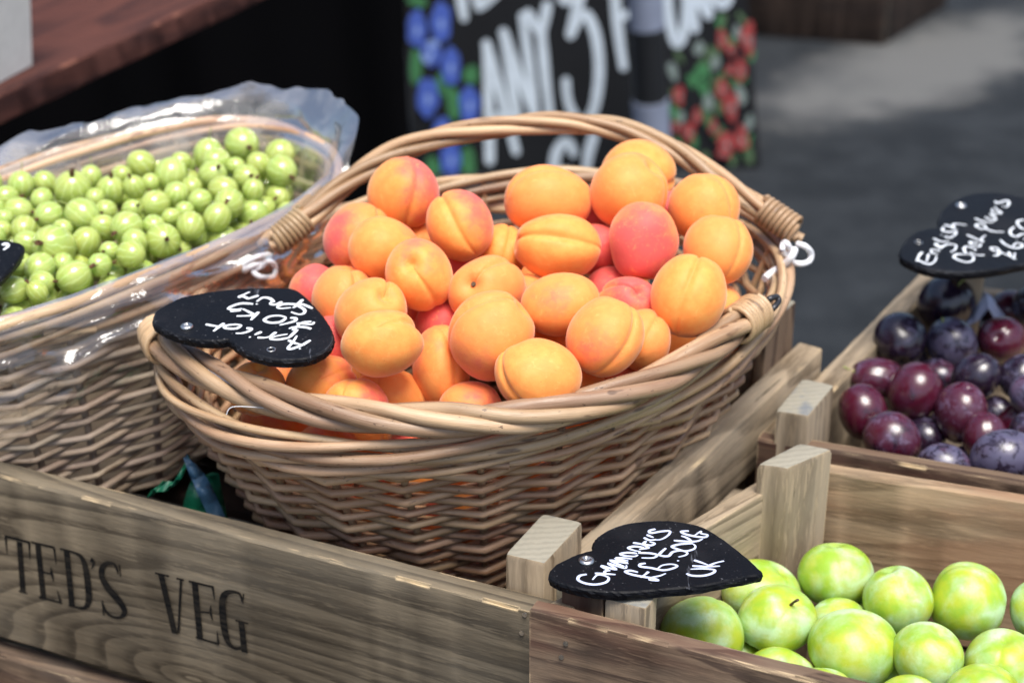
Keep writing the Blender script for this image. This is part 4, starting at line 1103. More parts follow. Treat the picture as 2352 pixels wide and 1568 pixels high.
# greengage sign
Z1 = lambda s: conv(s, .2563, 1148.4, 1091)
outG = [(1261, 1319), (1269, 1301), (1292, 1286), (1328, 1270), (1352, 1263), (1361, 1260), (1362, 1246), (1372, 1231), (1394, 1217), (1430, 1202.5), (1482, 1195), (1533, 1193.5), (1571, 1198), (1608, 1206), (1640, 1222), (1680, 1250), (1722, 1284), (1748, 1308), (1751, 1316), (1738, 1320), (1680, 1331), (1608, 1345), (1533, 1352), (1482, 1357), (1430, 1360), (1379, 1357), (1328, 1350), (1292, 1340), (1270, 1330)]
gre = [
 [[(145, 468), (85, 480), (70, 515), (130, 545), (220, 556), (310, 537), (335, 500), (290, 477), (235, 475), (195, 515)]],
 [[(215, 460), (300, 463), (395, 470)], [(300, 462), (305, 440), (350, 435)]],
 [[(335, 432), (272, 395), (400, 425), (330, 372), (470, 415), (490, 390)]], [[(470, 402), (350, 347), (500, 372), (390, 330), (505, 352)]],
 [[(395, 325), (470, 327), (540, 335)]], [[(580, 287), (500, 280), (437, 292), (480, 308), (560, 312), (588, 298)]],
 [[(590, 282), (690, 285), (755, 300), (720, 325), (620, 325)]], [[(640, 237), (560, 226), (505, 240), (560, 262), (612, 270)]], [[(545, 195), (620, 207), (690, 238)]], [[(690, 236), (600, 252)]],
 [[(660, 180), (640, 203), (700, 217), (735, 200), (690, 187)]], [[(640, 150), (690, 172), (750, 166)]], [[(665, 125), (725, 150)]],
 [[(740, 76), (690, 90), (702, 110), (800, 95), (865, 95), (850, 130), (790, 165), (720, 170)]],
 [[(590, 450), (520, 435), (480, 446), (540, 470), (640, 490), (720, 502), (765, 520), (690, 515), (712, 495), (780, 480), (830, 460)], [(680, 445), (650, 470), (610, 495)]],
 [[(655, 372), (610, 380), (612, 400), (700, 412), (800, 432), (880, 420), (930, 395), (880, 380), (800, 390), (760, 420)]], [[(937, 350)]],
 [[(830, 242), (775, 298), (850, 310), (890, 275), (960, 262), (1015, 280), (1000, 302), (940, 318)]],
 [[(1060, 200), (960, 206), (885, 226), (920, 246), (1000, 266), (1070, 250), (1087, 224), (1060, 200)]],
 [[(900, 175), (1010, 183), (1100, 181), (1150, 160)], [(965, 135), (1010, 150), (1050, 178)]],
 [[(1030, 92), (965, 98), (1000, 120), (1090, 140), (1170, 146), (1190, 126), (1135, 114), (1135, 95), (1080, 132)]],
 [[(1010, 462), (1060, 479), (1160, 479), (1240, 455), (1250, 428), (1150, 420), (1045, 423)]],
 [[(1060, 395), (1180, 401), (1300, 396)], [(1075, 345), (1150, 370), (1220, 398)], [(1200, 396), (1260, 370), (1335, 352)]]]
gre = [conv(w, .2649, 1309.2, 1194.4) for w in gre]
nG = unit((.02, -.03, 1))
heart('black heart sign with greengage price in pale blue standing over the front crate corner', outG, at(1500, 1290, -.086), nG, .0068, gre, 'blue_ink', .0017, [(1347, 1288, .0048)])
# plum sign
Z4 = lambda s: conv(s, .2197, 1952.3, 402)
outP = [(2066.5, 584), (2069, 569), (2084, 547), (2106, 531.6), (2134.6, 524), (2153, 521.7), (2154.4, 503), (2163, 485.5), (2183, 465.7), (2216, 449), (2260, 441.5), (2304, 443.7), (2352, 453.6), (2400, 475), (2450, 508), (2492, 548), (2502, 560), (2490, 572), (2430, 590), (2352, 606), (2282, 619.5), (2216, 625), (2161, 622.8), (2117, 614), (2084, 600), (2071, 592)]
plu = [
 [[(145, 690), (110, 722), (75, 795)], [(85, 777), (180, 822), (240, 826), (290, 790), (305, 740)], [(190, 800), (215, 715)]],
 [[(228, 690), (322, 718)], [(255, 700), (250, 658), (350, 675)]],
 [[(345, 632), (300, 610), (300, 590), (350, 640), (382, 620), (450, 598), (530, 610), (520, 660), (470, 690)]],
 [[(270, 530), (360, 568), (450, 562)]], [[(400, 510), (490, 528)]], [[(368, 492)]], [[(390, 402), (375, 440), (450, 458), (530, 452), (520, 490), (470, 515)]], [[(400, 370), (480, 402), (545, 432)], [(505, 420), (500, 372), (560, 365), (655, 378)]],
 [[(620, 715), (540, 715), (505, 745), (560, 780), (650, 806), (720, 790), (735, 750), (690, 715), (620, 715)]],
 [[(645, 700), (622, 650), (660, 625), (740, 650), (760, 672)], [(690, 692), (770, 722), (860, 725)]],
 [[(790, 590), (700, 570), (712, 602), (800, 627), (822, 590)]], [[(660, 490), (760, 535), (850, 575)], [(850, 570), (822, 540), (872, 495)]],
 [[(840, 430), (762, 390), (790, 365), (850, 375), (880, 407), (840, 422)], [(870, 415), (960, 450), (1090, 456)]],
 [[(750, 300), (860, 340), (970, 346)]], [[(865, 285), (960, 322), (990, 300), (920, 250)]],
 [[(920, 246), (1000, 275)], [(950, 190), (960, 230), (1060, 247)], [(985, 165), (1005, 200), (1065, 235)]],
 [[(985, 100), (1010, 122), (1120, 95), (1145, 130), (1110, 170), (1060, 155)]],
 [[(960, 730), (1010, 726), (1030, 690), (960, 670), (935, 640), (1000, 640), (1050, 690), (1140, 730), (1225, 775)], [(1140, 688), (1165, 745)], [(1212, 700), (1200, 770)]],
 [[(1045, 550), (1100, 600), (1200, 642), (1290, 630), (1290, 595), (1222, 590), (1190, 625)]], [[(1232, 558)]],
 [[(1205, 398), (1160, 440), (1170, 490), (1230, 510), (1290, 482), (1340, 485), (1355, 520), (1310, 545)]], [[(1318, 315), (1250, 330), (1245, 370), (1300, 420), (1370, 420), (1390, 360), (1318, 315)]]]
plu = [conv(w, .1987, 2090.1, 442.1) for w in plu]
nP = unit((.03, -.03, 1))
heart('black heart sign lettered for English opal plums over the back of the plum crate', outP, at(2230, 545, -.045), nP, .0070, plu, 'white_ink', .0019, [(2207, 473, .0048)], [(2110, 557, .003)])
# sign at the left edge, mostly out of the picture
outL = [(55, 566), (48, 558), (20, 552), (-60, 540), (-150, 536), (-240, 548), (-310, 572), (-335, 600), (-325, 625), (-290, 640), (-250, 640), (-235, 650), (-235, 668), (-190, 690), (-120, 690), (-50, 668), (0, 640), (35, 604), (52, 580)]
gs = [[[(5, 563), (14, 560), (18, 566), (8, 574)]], [[(-20, 575), (-40, 600), (-60, 590)]]]
heart('black heart sign whose tip enters at the left edge over the gooseberries', outL, at(-100, 610, .012), unit((.03, -.12, 1)), .0068, gs, 'white_ink', .0026, [(-240, 600, .0045)])

# ------------------------------------------------------------------ fruit
BAS = np.c_[RT, UP, -FW]                  # right, up, towards the photographer
def smo(x, c, w): return np.exp(-((x - c) / w) ** 2)
def fruit_verts(kind, seed, nu=60, nv=34):
    r_ = np.random.default_rng(seed)
    th = np.linspace(0, math.pi, nv + 1)[1:-1]; ph = np.linspace(-1, 1, nu, endpoint=False); ph = math.pi * np.sign(ph) * np.abs(ph) ** (1.6 if kind in ('apricot', 'greengage') else 1.0)
    T_, P_ = np.meshgrid(th, ph, indexing='ij')
    r = np.ones_like(T_)
    ax_ = {'apricot': (1.0, .95, 1.04), 'plum': (.97, .97, 1.08), 'greengage': (1.02, 1.0, .96), 'gooseberry': (.98, .98, 1.06)}[kind]
    if kind == 'apricot':
        gd_ = .07 + .05 * r_.random(); gw = .085 + .05 * r_.random()
        w = np.sin(T_) ** .6 * (.70 + .30 * np.cos(T_))
        r -= gd_ * smo(P_, .06 * np.sin(2 * T_), gw) * w
        r += .035 * (smo(P_, .48, .34) + smo(P_, -.48, .34)) * np.sin(T_)
        r += .03 * smo(T_, .55, .3)
        r -= .24 * smo(T_, 0, .24); r -= .03 * smo(T_, math.pi, .3); r += .035 * smo(T_, math.pi, .09)
    elif kind == 'plum':
        r -= .025 * smo(P_, 0, .12) * np.sin(T_) ** .7; r -= .13 * smo(T_, 0, .2)
    elif kind == 'greengage':
        r -= .030 * smo(P_, 0, .14) * np.sin(T_) ** .7; r += .012 * (smo(P_, .5, .3) + smo(P_, -.5, .3)) * np.sin(T_)
        r -= .17 * smo(T_, 0, .26); r -= .04 * smo(T_, math.pi, .3)
    amp = {'apricot': .020, 'plum': .010, 'greengage': .014, 'gooseberry': .008}[kind]
    for q in range(5):
        k = r_.normal(0, 1.7, 3); f = r_.random() * 6.28
        D = np.stack([np.sin(T_) * np.cos(P_), np.sin(T_) * np.sin(P_), np.cos(T_)], -1)
        r += amp * np.sin(D @ k + f) * np.sin(T_)
    V = np.stack([r * np.sin(T_) * np.cos(P_) * ax_[0], r * np.sin(T_) * np.sin(P_) * ax_[1], r * np.cos(T_) * ax_[2]], -1).reshape(-1, 3)
    top = {'apricot': .75, 'plum': .85, 'greengage': .81, 'gooseberry': 1.0}[kind] * ax_[2]
    V = np.vstack([V, [[0, 0, top], [0, 0, -{'apricot': 1.0, 'plum': 1.0, 'greengage': .95, 'gooseberry': 1.0}[kind] * ax_[2]]]])
    F = []; m_ = nv - 1
    for i in range(m_ - 1):
        for j in range(nu):
            j2 = (j + 1) % nu; F.append((i * nu + j, (i + 1) * nu + j, (i + 1) * nu + j2, i * nu + j2))
    for j in range(nu):
        j2 = (j + 1) % nu; F.append((m_ * nu, j, j2)); F.append((m_ * nu + 1, (m_ - 1) * nu + j2, (m_ - 1) * nu + j))
    return V, F
def basis(pole, seam):
    p = unit(BAS @ np.asarray(pole, float)); s = BAS @ np.asarray(seam, float); s = unit(s - p * (s @ p))
    return np.c_[s, np.cross(p, s), p]
def rand_basis(front=-.2):
    while True:
        p = unit(rng.normal(0, 1, 3))
        if p[2] < front: break
    return basis(p, rng.normal(0, 1, 3))
def stem_mesh(ln, r0, mat, bend=.2):
    g = Geo(); tube(g, [(0, 0, -.03), (bend * .1 * ln, 0, ln * .4), (bend * ln, .05 * ln, ln)], [r0 * 1.3, r0, r0 * 1.25], 7); return g.mesh('stem', (mat,))
def place(kind, data, labels, cats, group, orient, mat, cols=None, fb=-.2):
    out = []
    for i, (x, y, z, r, asp) in enumerate(data):
        V, F = fruit_verts(kind, 100 + i * 7)
        B = basis(*orient[i + 1]) if (i + 1) in orient else rand_basis(fb)
        V = V @ B.T
        s = math.sqrt(asp); a = V @ BAS; a[:, 0] /= s; a[:, 1] *= s; V = a @ BAS.T
        me = mesh_from(kind, V, F, (mat,))
        o = obj(kind, me, None, (x, y, z)); o.scale = (r, r, r)
        tag(o, labels[i], cats, group)
        if cols: o.color = cols(i, B)
        out.append((o, B, asp))
    return out
def add_stem(rec, kind, ln, r0, mat):
    o, B, asp = rec; me = stem_mesh(ln, r0, mat)
    top = {'apricot': .74, 'plum': .9, 'greengage': .80}[kind]
    V = np.array([v.co[:] for v in me.vertices]) + np.array([0, 0, top]); V = V @ B.T
    s = math.sqrt(asp); a = V @ BAS; a[:, 0] /= s; a[:, 1] *= s; V = a @ BAS.T
    for v, q in zip(me.vertices, V): v.co = q
    st = bpy.data.objects.new('stem', me); link(st, o)

APRICOT = [(-0.0775, 0.1617, 0.0394, 0.0258, 0.93), (-0.0364, 0.1194, 0.0307, 0.0239, 1.026), (0.0253, 0.1529, 0.0362, 0.0269, 0.812), (0.0818, 0.1496, 0.0442, 0.0269, 0.966), (0.0934, 0.1988, 0.039, 0.0267, 0.965), (0.0896, 0.1051, 0.0253, 0.0248, 1.128), (0.1349, 0.1395, 0.0344, 0.0251, 1.0), (0.1403, 0.0949, 0.023, 0.0236, 0.963), (-0.1087, 0.1349, 0.0153, 0.0243, 0.975), (-0.0884, 0.0984, 0.0228, 0.0224, 0.923), (0.0309, 0.1042, 0.0221, 0.0264, 0.796), (-0.0069, 0.1306, 0.0053, 0.0194, 1.032), (-0.0625, 0.0659, 0.0183, 0.0239, 1.025), (-0.1381, 0.1086, -0.0134, 0.018, 1.034), (-0.1138, 0.0811, -0.0074, 0.0229, 0.974), (-0.0925, 0.0395, -0.0002, 0.0244, 0.977), (-0.0178, 0.0622, 0.0068, 0.0246, 0.965), (0.0127, 0.0855, -0.0108, 0.0185, 1.0), (0.0319, 0.0411, 0.0063, 0.0235, 0.843), (0.0597, 0.1344, 0.0064, 0.0191, 1.0), (0.0716, 0.106, -0.0144, 0.0201, 0.886), (0.0791, 0.0699, -0.0071, 0.0209, 0.868), (0.1178, 0.0521, 0.0076, 0.0267, 1.011), (0.1409, 0.0816, -0.013, 0.018, 1.0), (-0.0478, 0.0654, -0.0186, 0.018, 1.0), (-0.0831, -0.0048, 0.0006, 0.0246, 0.874), (-0.0129, 0.0141, -0.0028, 0.0276, 1.042), (0.0231, 0.0571, -0.027, 0.018, 0.933), (0.0587, 0.0054, 0.0007, 0.0248, 1.023), (0.0865, 0.0333, -0.0151, 0.0198, 1.029), (-0.0469, 0.0294, -0.0321, 0.0228, 1.324), (0.0166, -0.0234, -0.0128, 0.0245, 0.884), (-0.1258, 0.0168, -0.0397, 0.022, 0.878), (-0.0821, 0.0193, -0.0513, 0.0228, 0.717), (-0.1009, -0.0121, -0.0381, 0.0182, 0.711), (-0.0274, -0.0003, -0.0481, 0.0193, 0.838), (-0.167, 0.0073, -0.038, 0.0187, 0.886), (-0.1209, 0.0498, -0.0254, 0.018, 1.0), (-0.0634, 0.1592, 0.0, 0.018, 1.0), (0.1104, 0.1681, 0.0188, 0.018, 1.055), (0.0585, 0.1713, 0.016, 0.018, 1.0), (-0.0389, 0.1363, -0.0068, 0.018, 1.0), (-0.0671, 0.092, -0.0259, 0.018, 1.0), (0.0743, 0.0364, -0.0493, 0.019, 0.857), (0.0467, 0.0151, -0.046, 0.0181, 0.909)]
APRICOT_LABELS = [
 "red-cheeked orange apricot highest on the upper left of the heap",
 "orange apricot with a crimson upper right side, just right of the highest upper left one",
 "wide plain orange apricot in front of the bare wicker back rim",
 "orange apricot with a curved crease on its right, overlapping the rearmost apricot",
 "rearmost apricot of the heap, closest under the raised handle",
 "egg-shaped rosy red apricot, the largest red one",
 "tilted golden orange apricot below the right curve of the raised handle",
 "golden apricot with an upright crease at the far right, behind the big yellow one",
 "apricot with a red left flank against the wicker on the far left",
 "smooth golden apricot overlapping the red-flanked one on the far left",
 "wide golden apricot split by a deep crease across its face, centre back",
 "small golden apricot half hidden left of the deeply creased wide one",
 "orange apricot facing forward with an open dimple and a crease below it",
 "red apricot peeping out above the pointed tip of the heart sign",
 "orange apricot tucked between the tip of the heart sign and the dimpled golden one",
 "golden apricot with a dimple near its upper right, right of the heart sign",
 "yellow apricot with a small brown stem stub facing the viewer",
 "small orange apricot wedged behind the wide smooth one in the middle",
 "wide smooth orange apricot lying in the middle of the heap",
 "crimson apricot half hidden left of the egg-shaped red one",
 "crimson apricot sliver directly below the egg-shaped red one",
 "pinkish red apricot left of the big yellow one on the right",
 "big yellow orange apricot with a long crease, resting at the right rim",
 "small golden apricot squeezed between the big yellow one and the right rim",
 "dark red apricot in shade below the one with the stem stub",
 "broad golden apricot at the centre left, right of the heart sign edge",
 "large yellow apricot with a notched top and reddish lower flank in the centre front",
 "small golden apricot behind the gap between the two front centre ones",
 "round deep orange apricot in the right front above the handle",
 "golden apricot tucked behind the round deep orange one on the right",
 "upright orange apricot with a reddish flank left of the large notched one",
 "round golden apricot lowest in the centre front, resting behind the handle",
 "orange apricot under the right lobe of the heart sign",
 "wide orange apricot lying behind the front handle, left of centre",
 "yellow apricot top with a red streak just above the front handle",
 "orange apricot top between the upright one and the lowest golden one",
 "orange apricot in shade under the notch of the heart sign",
 "red apricot behind the heart sign's right edge",
 "orange apricot glimpsed deep between the two upper left ones",
 "reddish apricot glimpsed between the rearmost pair and the right tilted one",
 "crimson apricot sliver between the two large ones at the back",
 "red apricot sliver deep below the crimson-sided upper left one",
 "orange apricot in the gap below the forward-facing dimple",
 "orange apricot in shade low behind the right front handle",
 "orange apricot glimpsed beside the lowest golden one at the right front"]
AO = {1: ((-.1, -.95, -.1), (.35, -.1, .9)), 2: ((-.5, .8, -.2), (-.2, .2, .95)), 3: ((.9, .1, -.3), (.2, .8, .35)), 4: ((.45, .45, .3), (.85, -.3, .3)), 5: ((.5, .3, -.6), (.9, -.2, .3)),
      6: ((-.1, -.97, .05), (1, 0, -.3)), 7: ((-.5, .7, -.4), (.6, .3, .6)), 8: ((.2, .9, -.1), (.55, .1, .8)), 9: ((.3, .8, -.3), (.5, .4, .6)), 10: ((.8, -.5, -.3), (.2, .9, -.2)), 11: ((-.95, .12, .12), (.15, .2, .95)),
      12: ((.1, .8, -.4), (.2, .2, .9)), 13: ((-.15, .22, .95), (.5, -.85, .1)), 15: ((.1, .8, .2), (.35, .1, .9)), 16: ((.42, .52, .7), (.3, .9, -.3)), 17: ((-.36, .18, .90), (.6, .75, .1)), 19: ((-.9, .0, -.4), (.2, .5, -.8)),
      22: ((.3, .45, .8), (-.5, .5, .2)), 23: ((.25, .85, -.1), (-.2, .1, .95)), 26: ((.1, -.4, -.9), (.8, .2, -.5)), 27: ((.72, .62, .18), (.2, .8, .45)), 28: ((.2, .6, -.6), (.7, .3, .6)), 29: ((.45, .85, -.1), (.55, .5, .3)),
      30: ((.3, .6, -.6), (.3, .5, .7)), 31: ((.2, -.9, -.1), (.5, -.2, .8)), 32: ((-.5, .8, -.2), (-.75, -.1, .55)), 34: ((.2, -.3, -.9), (0, 1, 0)), 37: ((.15, .75, .55), (-.2, -.6, .6)), 35: ((.3, -.2, -.9), (0, 1, 0))}
AB = {1: ((.85, .3, .15), .66), 2: ((.8, .55, .1), .60), 3: ((-.5, -.8, 0), .25), 4: ((.3, -.8, .2), .20), 5: ((.5, -.5, 0), .25), 6: ((-.1, -.3, .9), .78), 7: ((.6, -.5, .1), .30), 8: ((.2, -.9, 0), .15), 9: ((-.9, .1, .3), .62),
      10: ((.8, .5, -.1), .30), 11: ((.3, -.8, .2), .22), 12: ((0, -1, 0), .1), 13: ((.2, .6, .5), .35), 14: ((.5, .3, .6), .85), 15: ((-.4, -.5, .2), .25), 16: ((.6, -.5, .2), .3), 17: ((.2, -.9, 0), .12), 18: ((0, 0, 1), .4), 19: ((-.2, .2, .6), .3),
      20: ((-.3, 0, .9), .95), 21: ((0, .3, .9), .95), 22: ((.3, .5, .6), .66), 23: ((.5, -.8, 0), .12), 24: ((0, 0, 1), .2), 25: ((0, 0, 1), 1.0), 26: ((.4, -.6, 0), .15), 27: ((-.6, -.75, .2), .36), 28: ((0, -1, 0), .1), 29: ((-.3, -.3, .5), .32),
      30: ((0, -1, 0), .15), 31: ((-.6, .3, .3), .36), 32: ((-.5, -.6, .2), .18), 33: ((.5, .6, .3), .36), 34: ((0, -.4, .5), .3), 35: ((.9, .1, .3), .45), 36: ((.5, .5, .5), .45), 37: ((0, 0, 1), .3), 38: ((0, 0, 1), 1.0), 40: ((0, 0, 1), .8), 41: ((0, 0, 1), 1.0), 42: ((0, 0, 1), .9), 43: ((0, 0, 1), .4), 44: ((0, 0, 1), .5)}
def acol(i, B):
    d, a = AB.get(i + 1, ((0, -1, 0), .3)); d = unit(BAS @ np.asarray(d, float))
    return (*(d * .5 + .5), min(max(a, 0), 1.1))
rec = place('apricot', APRICOT, APRICOT_LABELS, 'apricot', 'apricots heaped in the wicker basket', AO, M['apricot'], acol)
add_stem(rec[16], 'apricot', .14, .055, M['stem'])
# the lower layers of the heap, glimpsed through the weave
lower = []
for h, kmax in ((.055, .80), (.098, .72), (.137, .6)):
    for q in range(14 if h < .1 else 10):
        f = 2 * math.pi * (q + .5 * (h > .07)) / (14 if h < .1 else 10); p = TA.pt(f, h, -.044)
        if all(np.linalg.norm(p - np.array(a[:3])) > .80 * (.0225 + a[3]) for a in APRICOT) and all(np.linalg.norm(p - c_) > .036 for c_ in lower): lower.append(p)
lowdat = [(*p, .0225, 1.0) for p in lower]
place('apricot', lowdat, ['orange apricot low in the heap, glimpsed only through the wicker weave'] * len(lowdat), 'apricot', 'apricots heaped in the wicker basket', {}, M['apricot'], lambda i, B: (.5, .5, 1, .3 + .3 * ((i * 7) % 5) / 5))

PLUM = [(0.3149, 0.2653, -0.1269, 0.0215, 0.968), (0.3653, 0.324, -0.1226, 0.024, 1.0), (0.357, 0.2642, -0.1307, 0.0207, 0.983), (0.398, 0.2664, -0.1284, 0.0201, 0.966), (0.2877, 0.2174, -0.1387, 0.0192, 0.806), (0.2664, 0.1629, -0.1387, 0.0195, 1.107), (0.3108, 0.187, -0.1347, 0.0218, 1.097), (0.3421, 0.2397, -0.1489, 0.0157, 1.0), (0.3645, 0.212, -0.1338, 0.0188, 0.964), (0.341, 0.1611, -0.1386, 0.0213, 1.115), (0.2819, 0.1279, -0.1422, 0.0204, 0.909), (0.3165, 0.1652, -0.1625, 0.016, 1.0), (0.3509, 0.1269, -0.1411, 0.0176, 1.057), (0.3829, 0.2035, -0.1631, 0.0144, 1.0), (0.3134, 0.0928, -0.1457, 0.0174, 0.833), (0.3554, 0.0903, -0.1373, 0.0223, 0.775), (0.3999, 0.2114, -0.1339, 0.0178, 1.0), (0.3908, 0.1771, -0.158, 0.0161, 1.0), (0.3971, 0.1713, -0.1291, 0.0173, 1.0), (0.3875, 0.1312, -0.1419, 0.0181, 1.0), (0.4276, 0.3449, -0.1382, 0.019, 0.962), (0.4398, 0.3151, -0.1197, 0.0204, 1.0), (0.4016, 0.3605, -0.1555, 0.0189, 1.0), (0.3207, 0.2033, -0.1665, 0.0172, 1.0), (0.329, 0.2794, -0.1588, 0.018, 1.0), (0.3465, 0.1375, -0.1717, 0.0164, 1.0)]
PLUM_LABELS = [
 "dark purple plum with a pale ring at its base, furthest left in the back row",
 "near black plum in the shade directly under the heart sign",
 "bluish frosted plum right of the one with the pale ring",
 "bright red glossy plum at the back right with a yellow stem scar",
 "maroon plum with a green stem pointing left, against the side board",
 "wine-red plum with a broad white highlight, furthest left in its crate",
 "large glossy wine-red plum on top at the centre left",
 "small plum wedged behind the large glossy wine-red one",
 "dark frosted plum right of centre, behind the one with an orange scar",
 "wine-red plum with an orange stem scar and frosted top",
 "rosy purple plum in the front left corner by the post",
 "dark plum sunk in the gap beside the front left rosy one",
 "red plum with a faint seam in the front, left of the big blue-black one",
 "small shaded plum behind the seamed red one",
 "low frosted plum just behind the front board",
 "big blue-black frosted plum at the front right",
 "dark blue plum at the right picture edge, above the rest",
 "small red plum at the right picture edge",
 "blue-bloomed plum cut by the right picture edge",
 "dark plum low at the right picture edge",
 "dark red plum at the back behind the bright red one",
 "dark plum in the back right corner under the sign",
 "plum in deep shade by the stake of the sign", "plum buried between the two wine-red ones on the left", "plum buried behind the maroon one on the left", "plum buried low behind the front board"]
PO = {1: ((-.1, -.8, .55), (.5, .5, .3)), 2: ((.25, .6, .6), (.2, -.7, .5)), 4: ((-.4, .1, .85), (.5, .5, 0)), 5: ((-.9, .35, .2), (.2, .2, .9)), 7: ((.7, .6, .3), (.2, -.3, .9)), 10: ((.1, .80, .55), (.4, -.3, .8)), 13: ((-.1, .8, .2), (-.15, .1, .95)), 16: ((.1, .85, .4), (.2, -.4, .8)), 3: ((-.4, .85, .2), (.5, .1, .8))}
PC = {1: (.3, .45), 2: (.0, .35), 3: (.2, .8), 4: (1.0, .25), 5: (.85, .45), 6: (.85, .3), 7: (.85, .35), 8: (.5, .6), 9: (.2, .4), 10: (.9, .55), 11: (.75, .55), 12: (.3, .5), 13: (.95, .4), 14: (.4, .6), 15: (.4, .75), 16: (.15, .85), 17: (.1, .6), 18: (.9, .3), 19: (.5, .9), 20: (.4, .6), 21: (.8, .3)}
rec = place('plum', PLUM, PLUM_LABELS, 'plum', 'plums in the right hand crate', PO, M['plum'], lambda i, B: (*PC.get(i + 1, (.4, .5)), 0, 1), .5)
add_stem(rec[4], 'plum', .55, .03, M['stem_green']); add_stem(rec[1], 'plum', .4, .03, M['stem_green']); add_stem(rec[2], 'plum', .22, .05, M['stem_green'])

GAGE = [(0.1216, -0.0796, -0.17, 0.0261, 0.928), (0.1676, -0.021, -0.1784, 0.0252, 0.87), (0.2187, -0.012, -0.1691, 0.0244, 0.886), (0.1716, -0.0651, -0.1679, 0.024, 0.848), (0.253, -0.0469, -0.1656, 0.0233, 1.038), (0.2995, -0.0469, -0.1674, 0.0256, 0.967), (0.3484, -0.0585, -0.1683, 0.0232, 0.952), (0.2158, -0.0497, -0.1826, 0.0184, 0.882), (0.2162, -0.0921, -0.1713, 0.0273, 0.868), (0.2601, -0.1074, -0.1664, 0.0218, 1.0), (0.3081, -0.1071, -0.1744, 0.0243, 0.978), (0.1696, -0.1001, -0.1879, 0.0213, 0.791), (0.2506, -0.0868, -0.2002, 0.0199, 1.029), (0.2859, -0.1472, -0.171, 0.0242, 0.917), (0.24, -0.1469, -0.1754, 0.0203, 0.925), (0.2768, -0.1112, -0.2001, 0.0192, 1.0), (0.2462, -0.0231, -0.1978, 0.0192, 0.857), (0.1488, -0.0717, -0.2043, 0.0199, 1.0), (0.1894, -0.1311, -0.1797, 0.0201, 0.875)]
GAGE_LABELS = [
 "yellow-green greengage furthest left, against the front board below the sign",
 "smooth greengage partly behind the point of the heart sign",
 "tall greengage with a pale bloom stripe standing against the corner post",
 "frosted greengage with a short brown stem",
 "bright green greengage with a slanting bloom stripe by the back board",
 "large round olive-yellow greengage by the back board on the right",
 "greengage cut by the right picture edge beside the back board",
 "small greengage peeping out behind the biggest one",
 "biggest yellow-green greengage in the front centre of the crate",
 "greengage with a soft bloom in the middle, right of the biggest one",
 "bright green greengage at the right picture edge in front",
 "greengage half hidden behind the front board, left of the biggest one",
 "small greengage in the gap right of the biggest one",
 "pale frosted greengage at the bottom right corner of the picture",
 "greengage top at the very bottom of the picture, right of the biggest one",
 "greengage buried low between the front right ones", "greengage buried behind the small peeping one", "greengage buried under the left ones", "greengage tucked behind the front board below the biggest one"]
GO = {1: ((.1, .6, -.7), (.35, .3, .9)), 3: ((-.05, .97, .1), (.02, 0, 1)), 4: ((.32, .62, .7), (-.4, -.5, .5)), 5: ((-.25, .9, .1), (-.02, .2, .95)), 6: ((.95, -.25, .1), (0, .9, .2)), 9: ((-.2, -.5, -.8), (.8, .2, .3)), 10: ((.25, .75, .45), (.6, -.2, .7)), 2: ((.5, .7, .3), (.3, -.5, .8)), 11: ((-.1, .8, .45), (-.4, -.3, .8)), 13: ((.3, .6, .5), (-.4, -.3, .8)), 14: ((.75, .4, .45), (-.3, .8, .2))}
rec = place('greengage', GAGE, GAGE_LABELS, 'greengage', 'greengages in the front right crate', GO, M['greengage'])
add_stem(rec[3], 'greengage', .42, .035, M['stem'])
add_stem(rec[13], 'greengage', .40, .03, M['stem'])

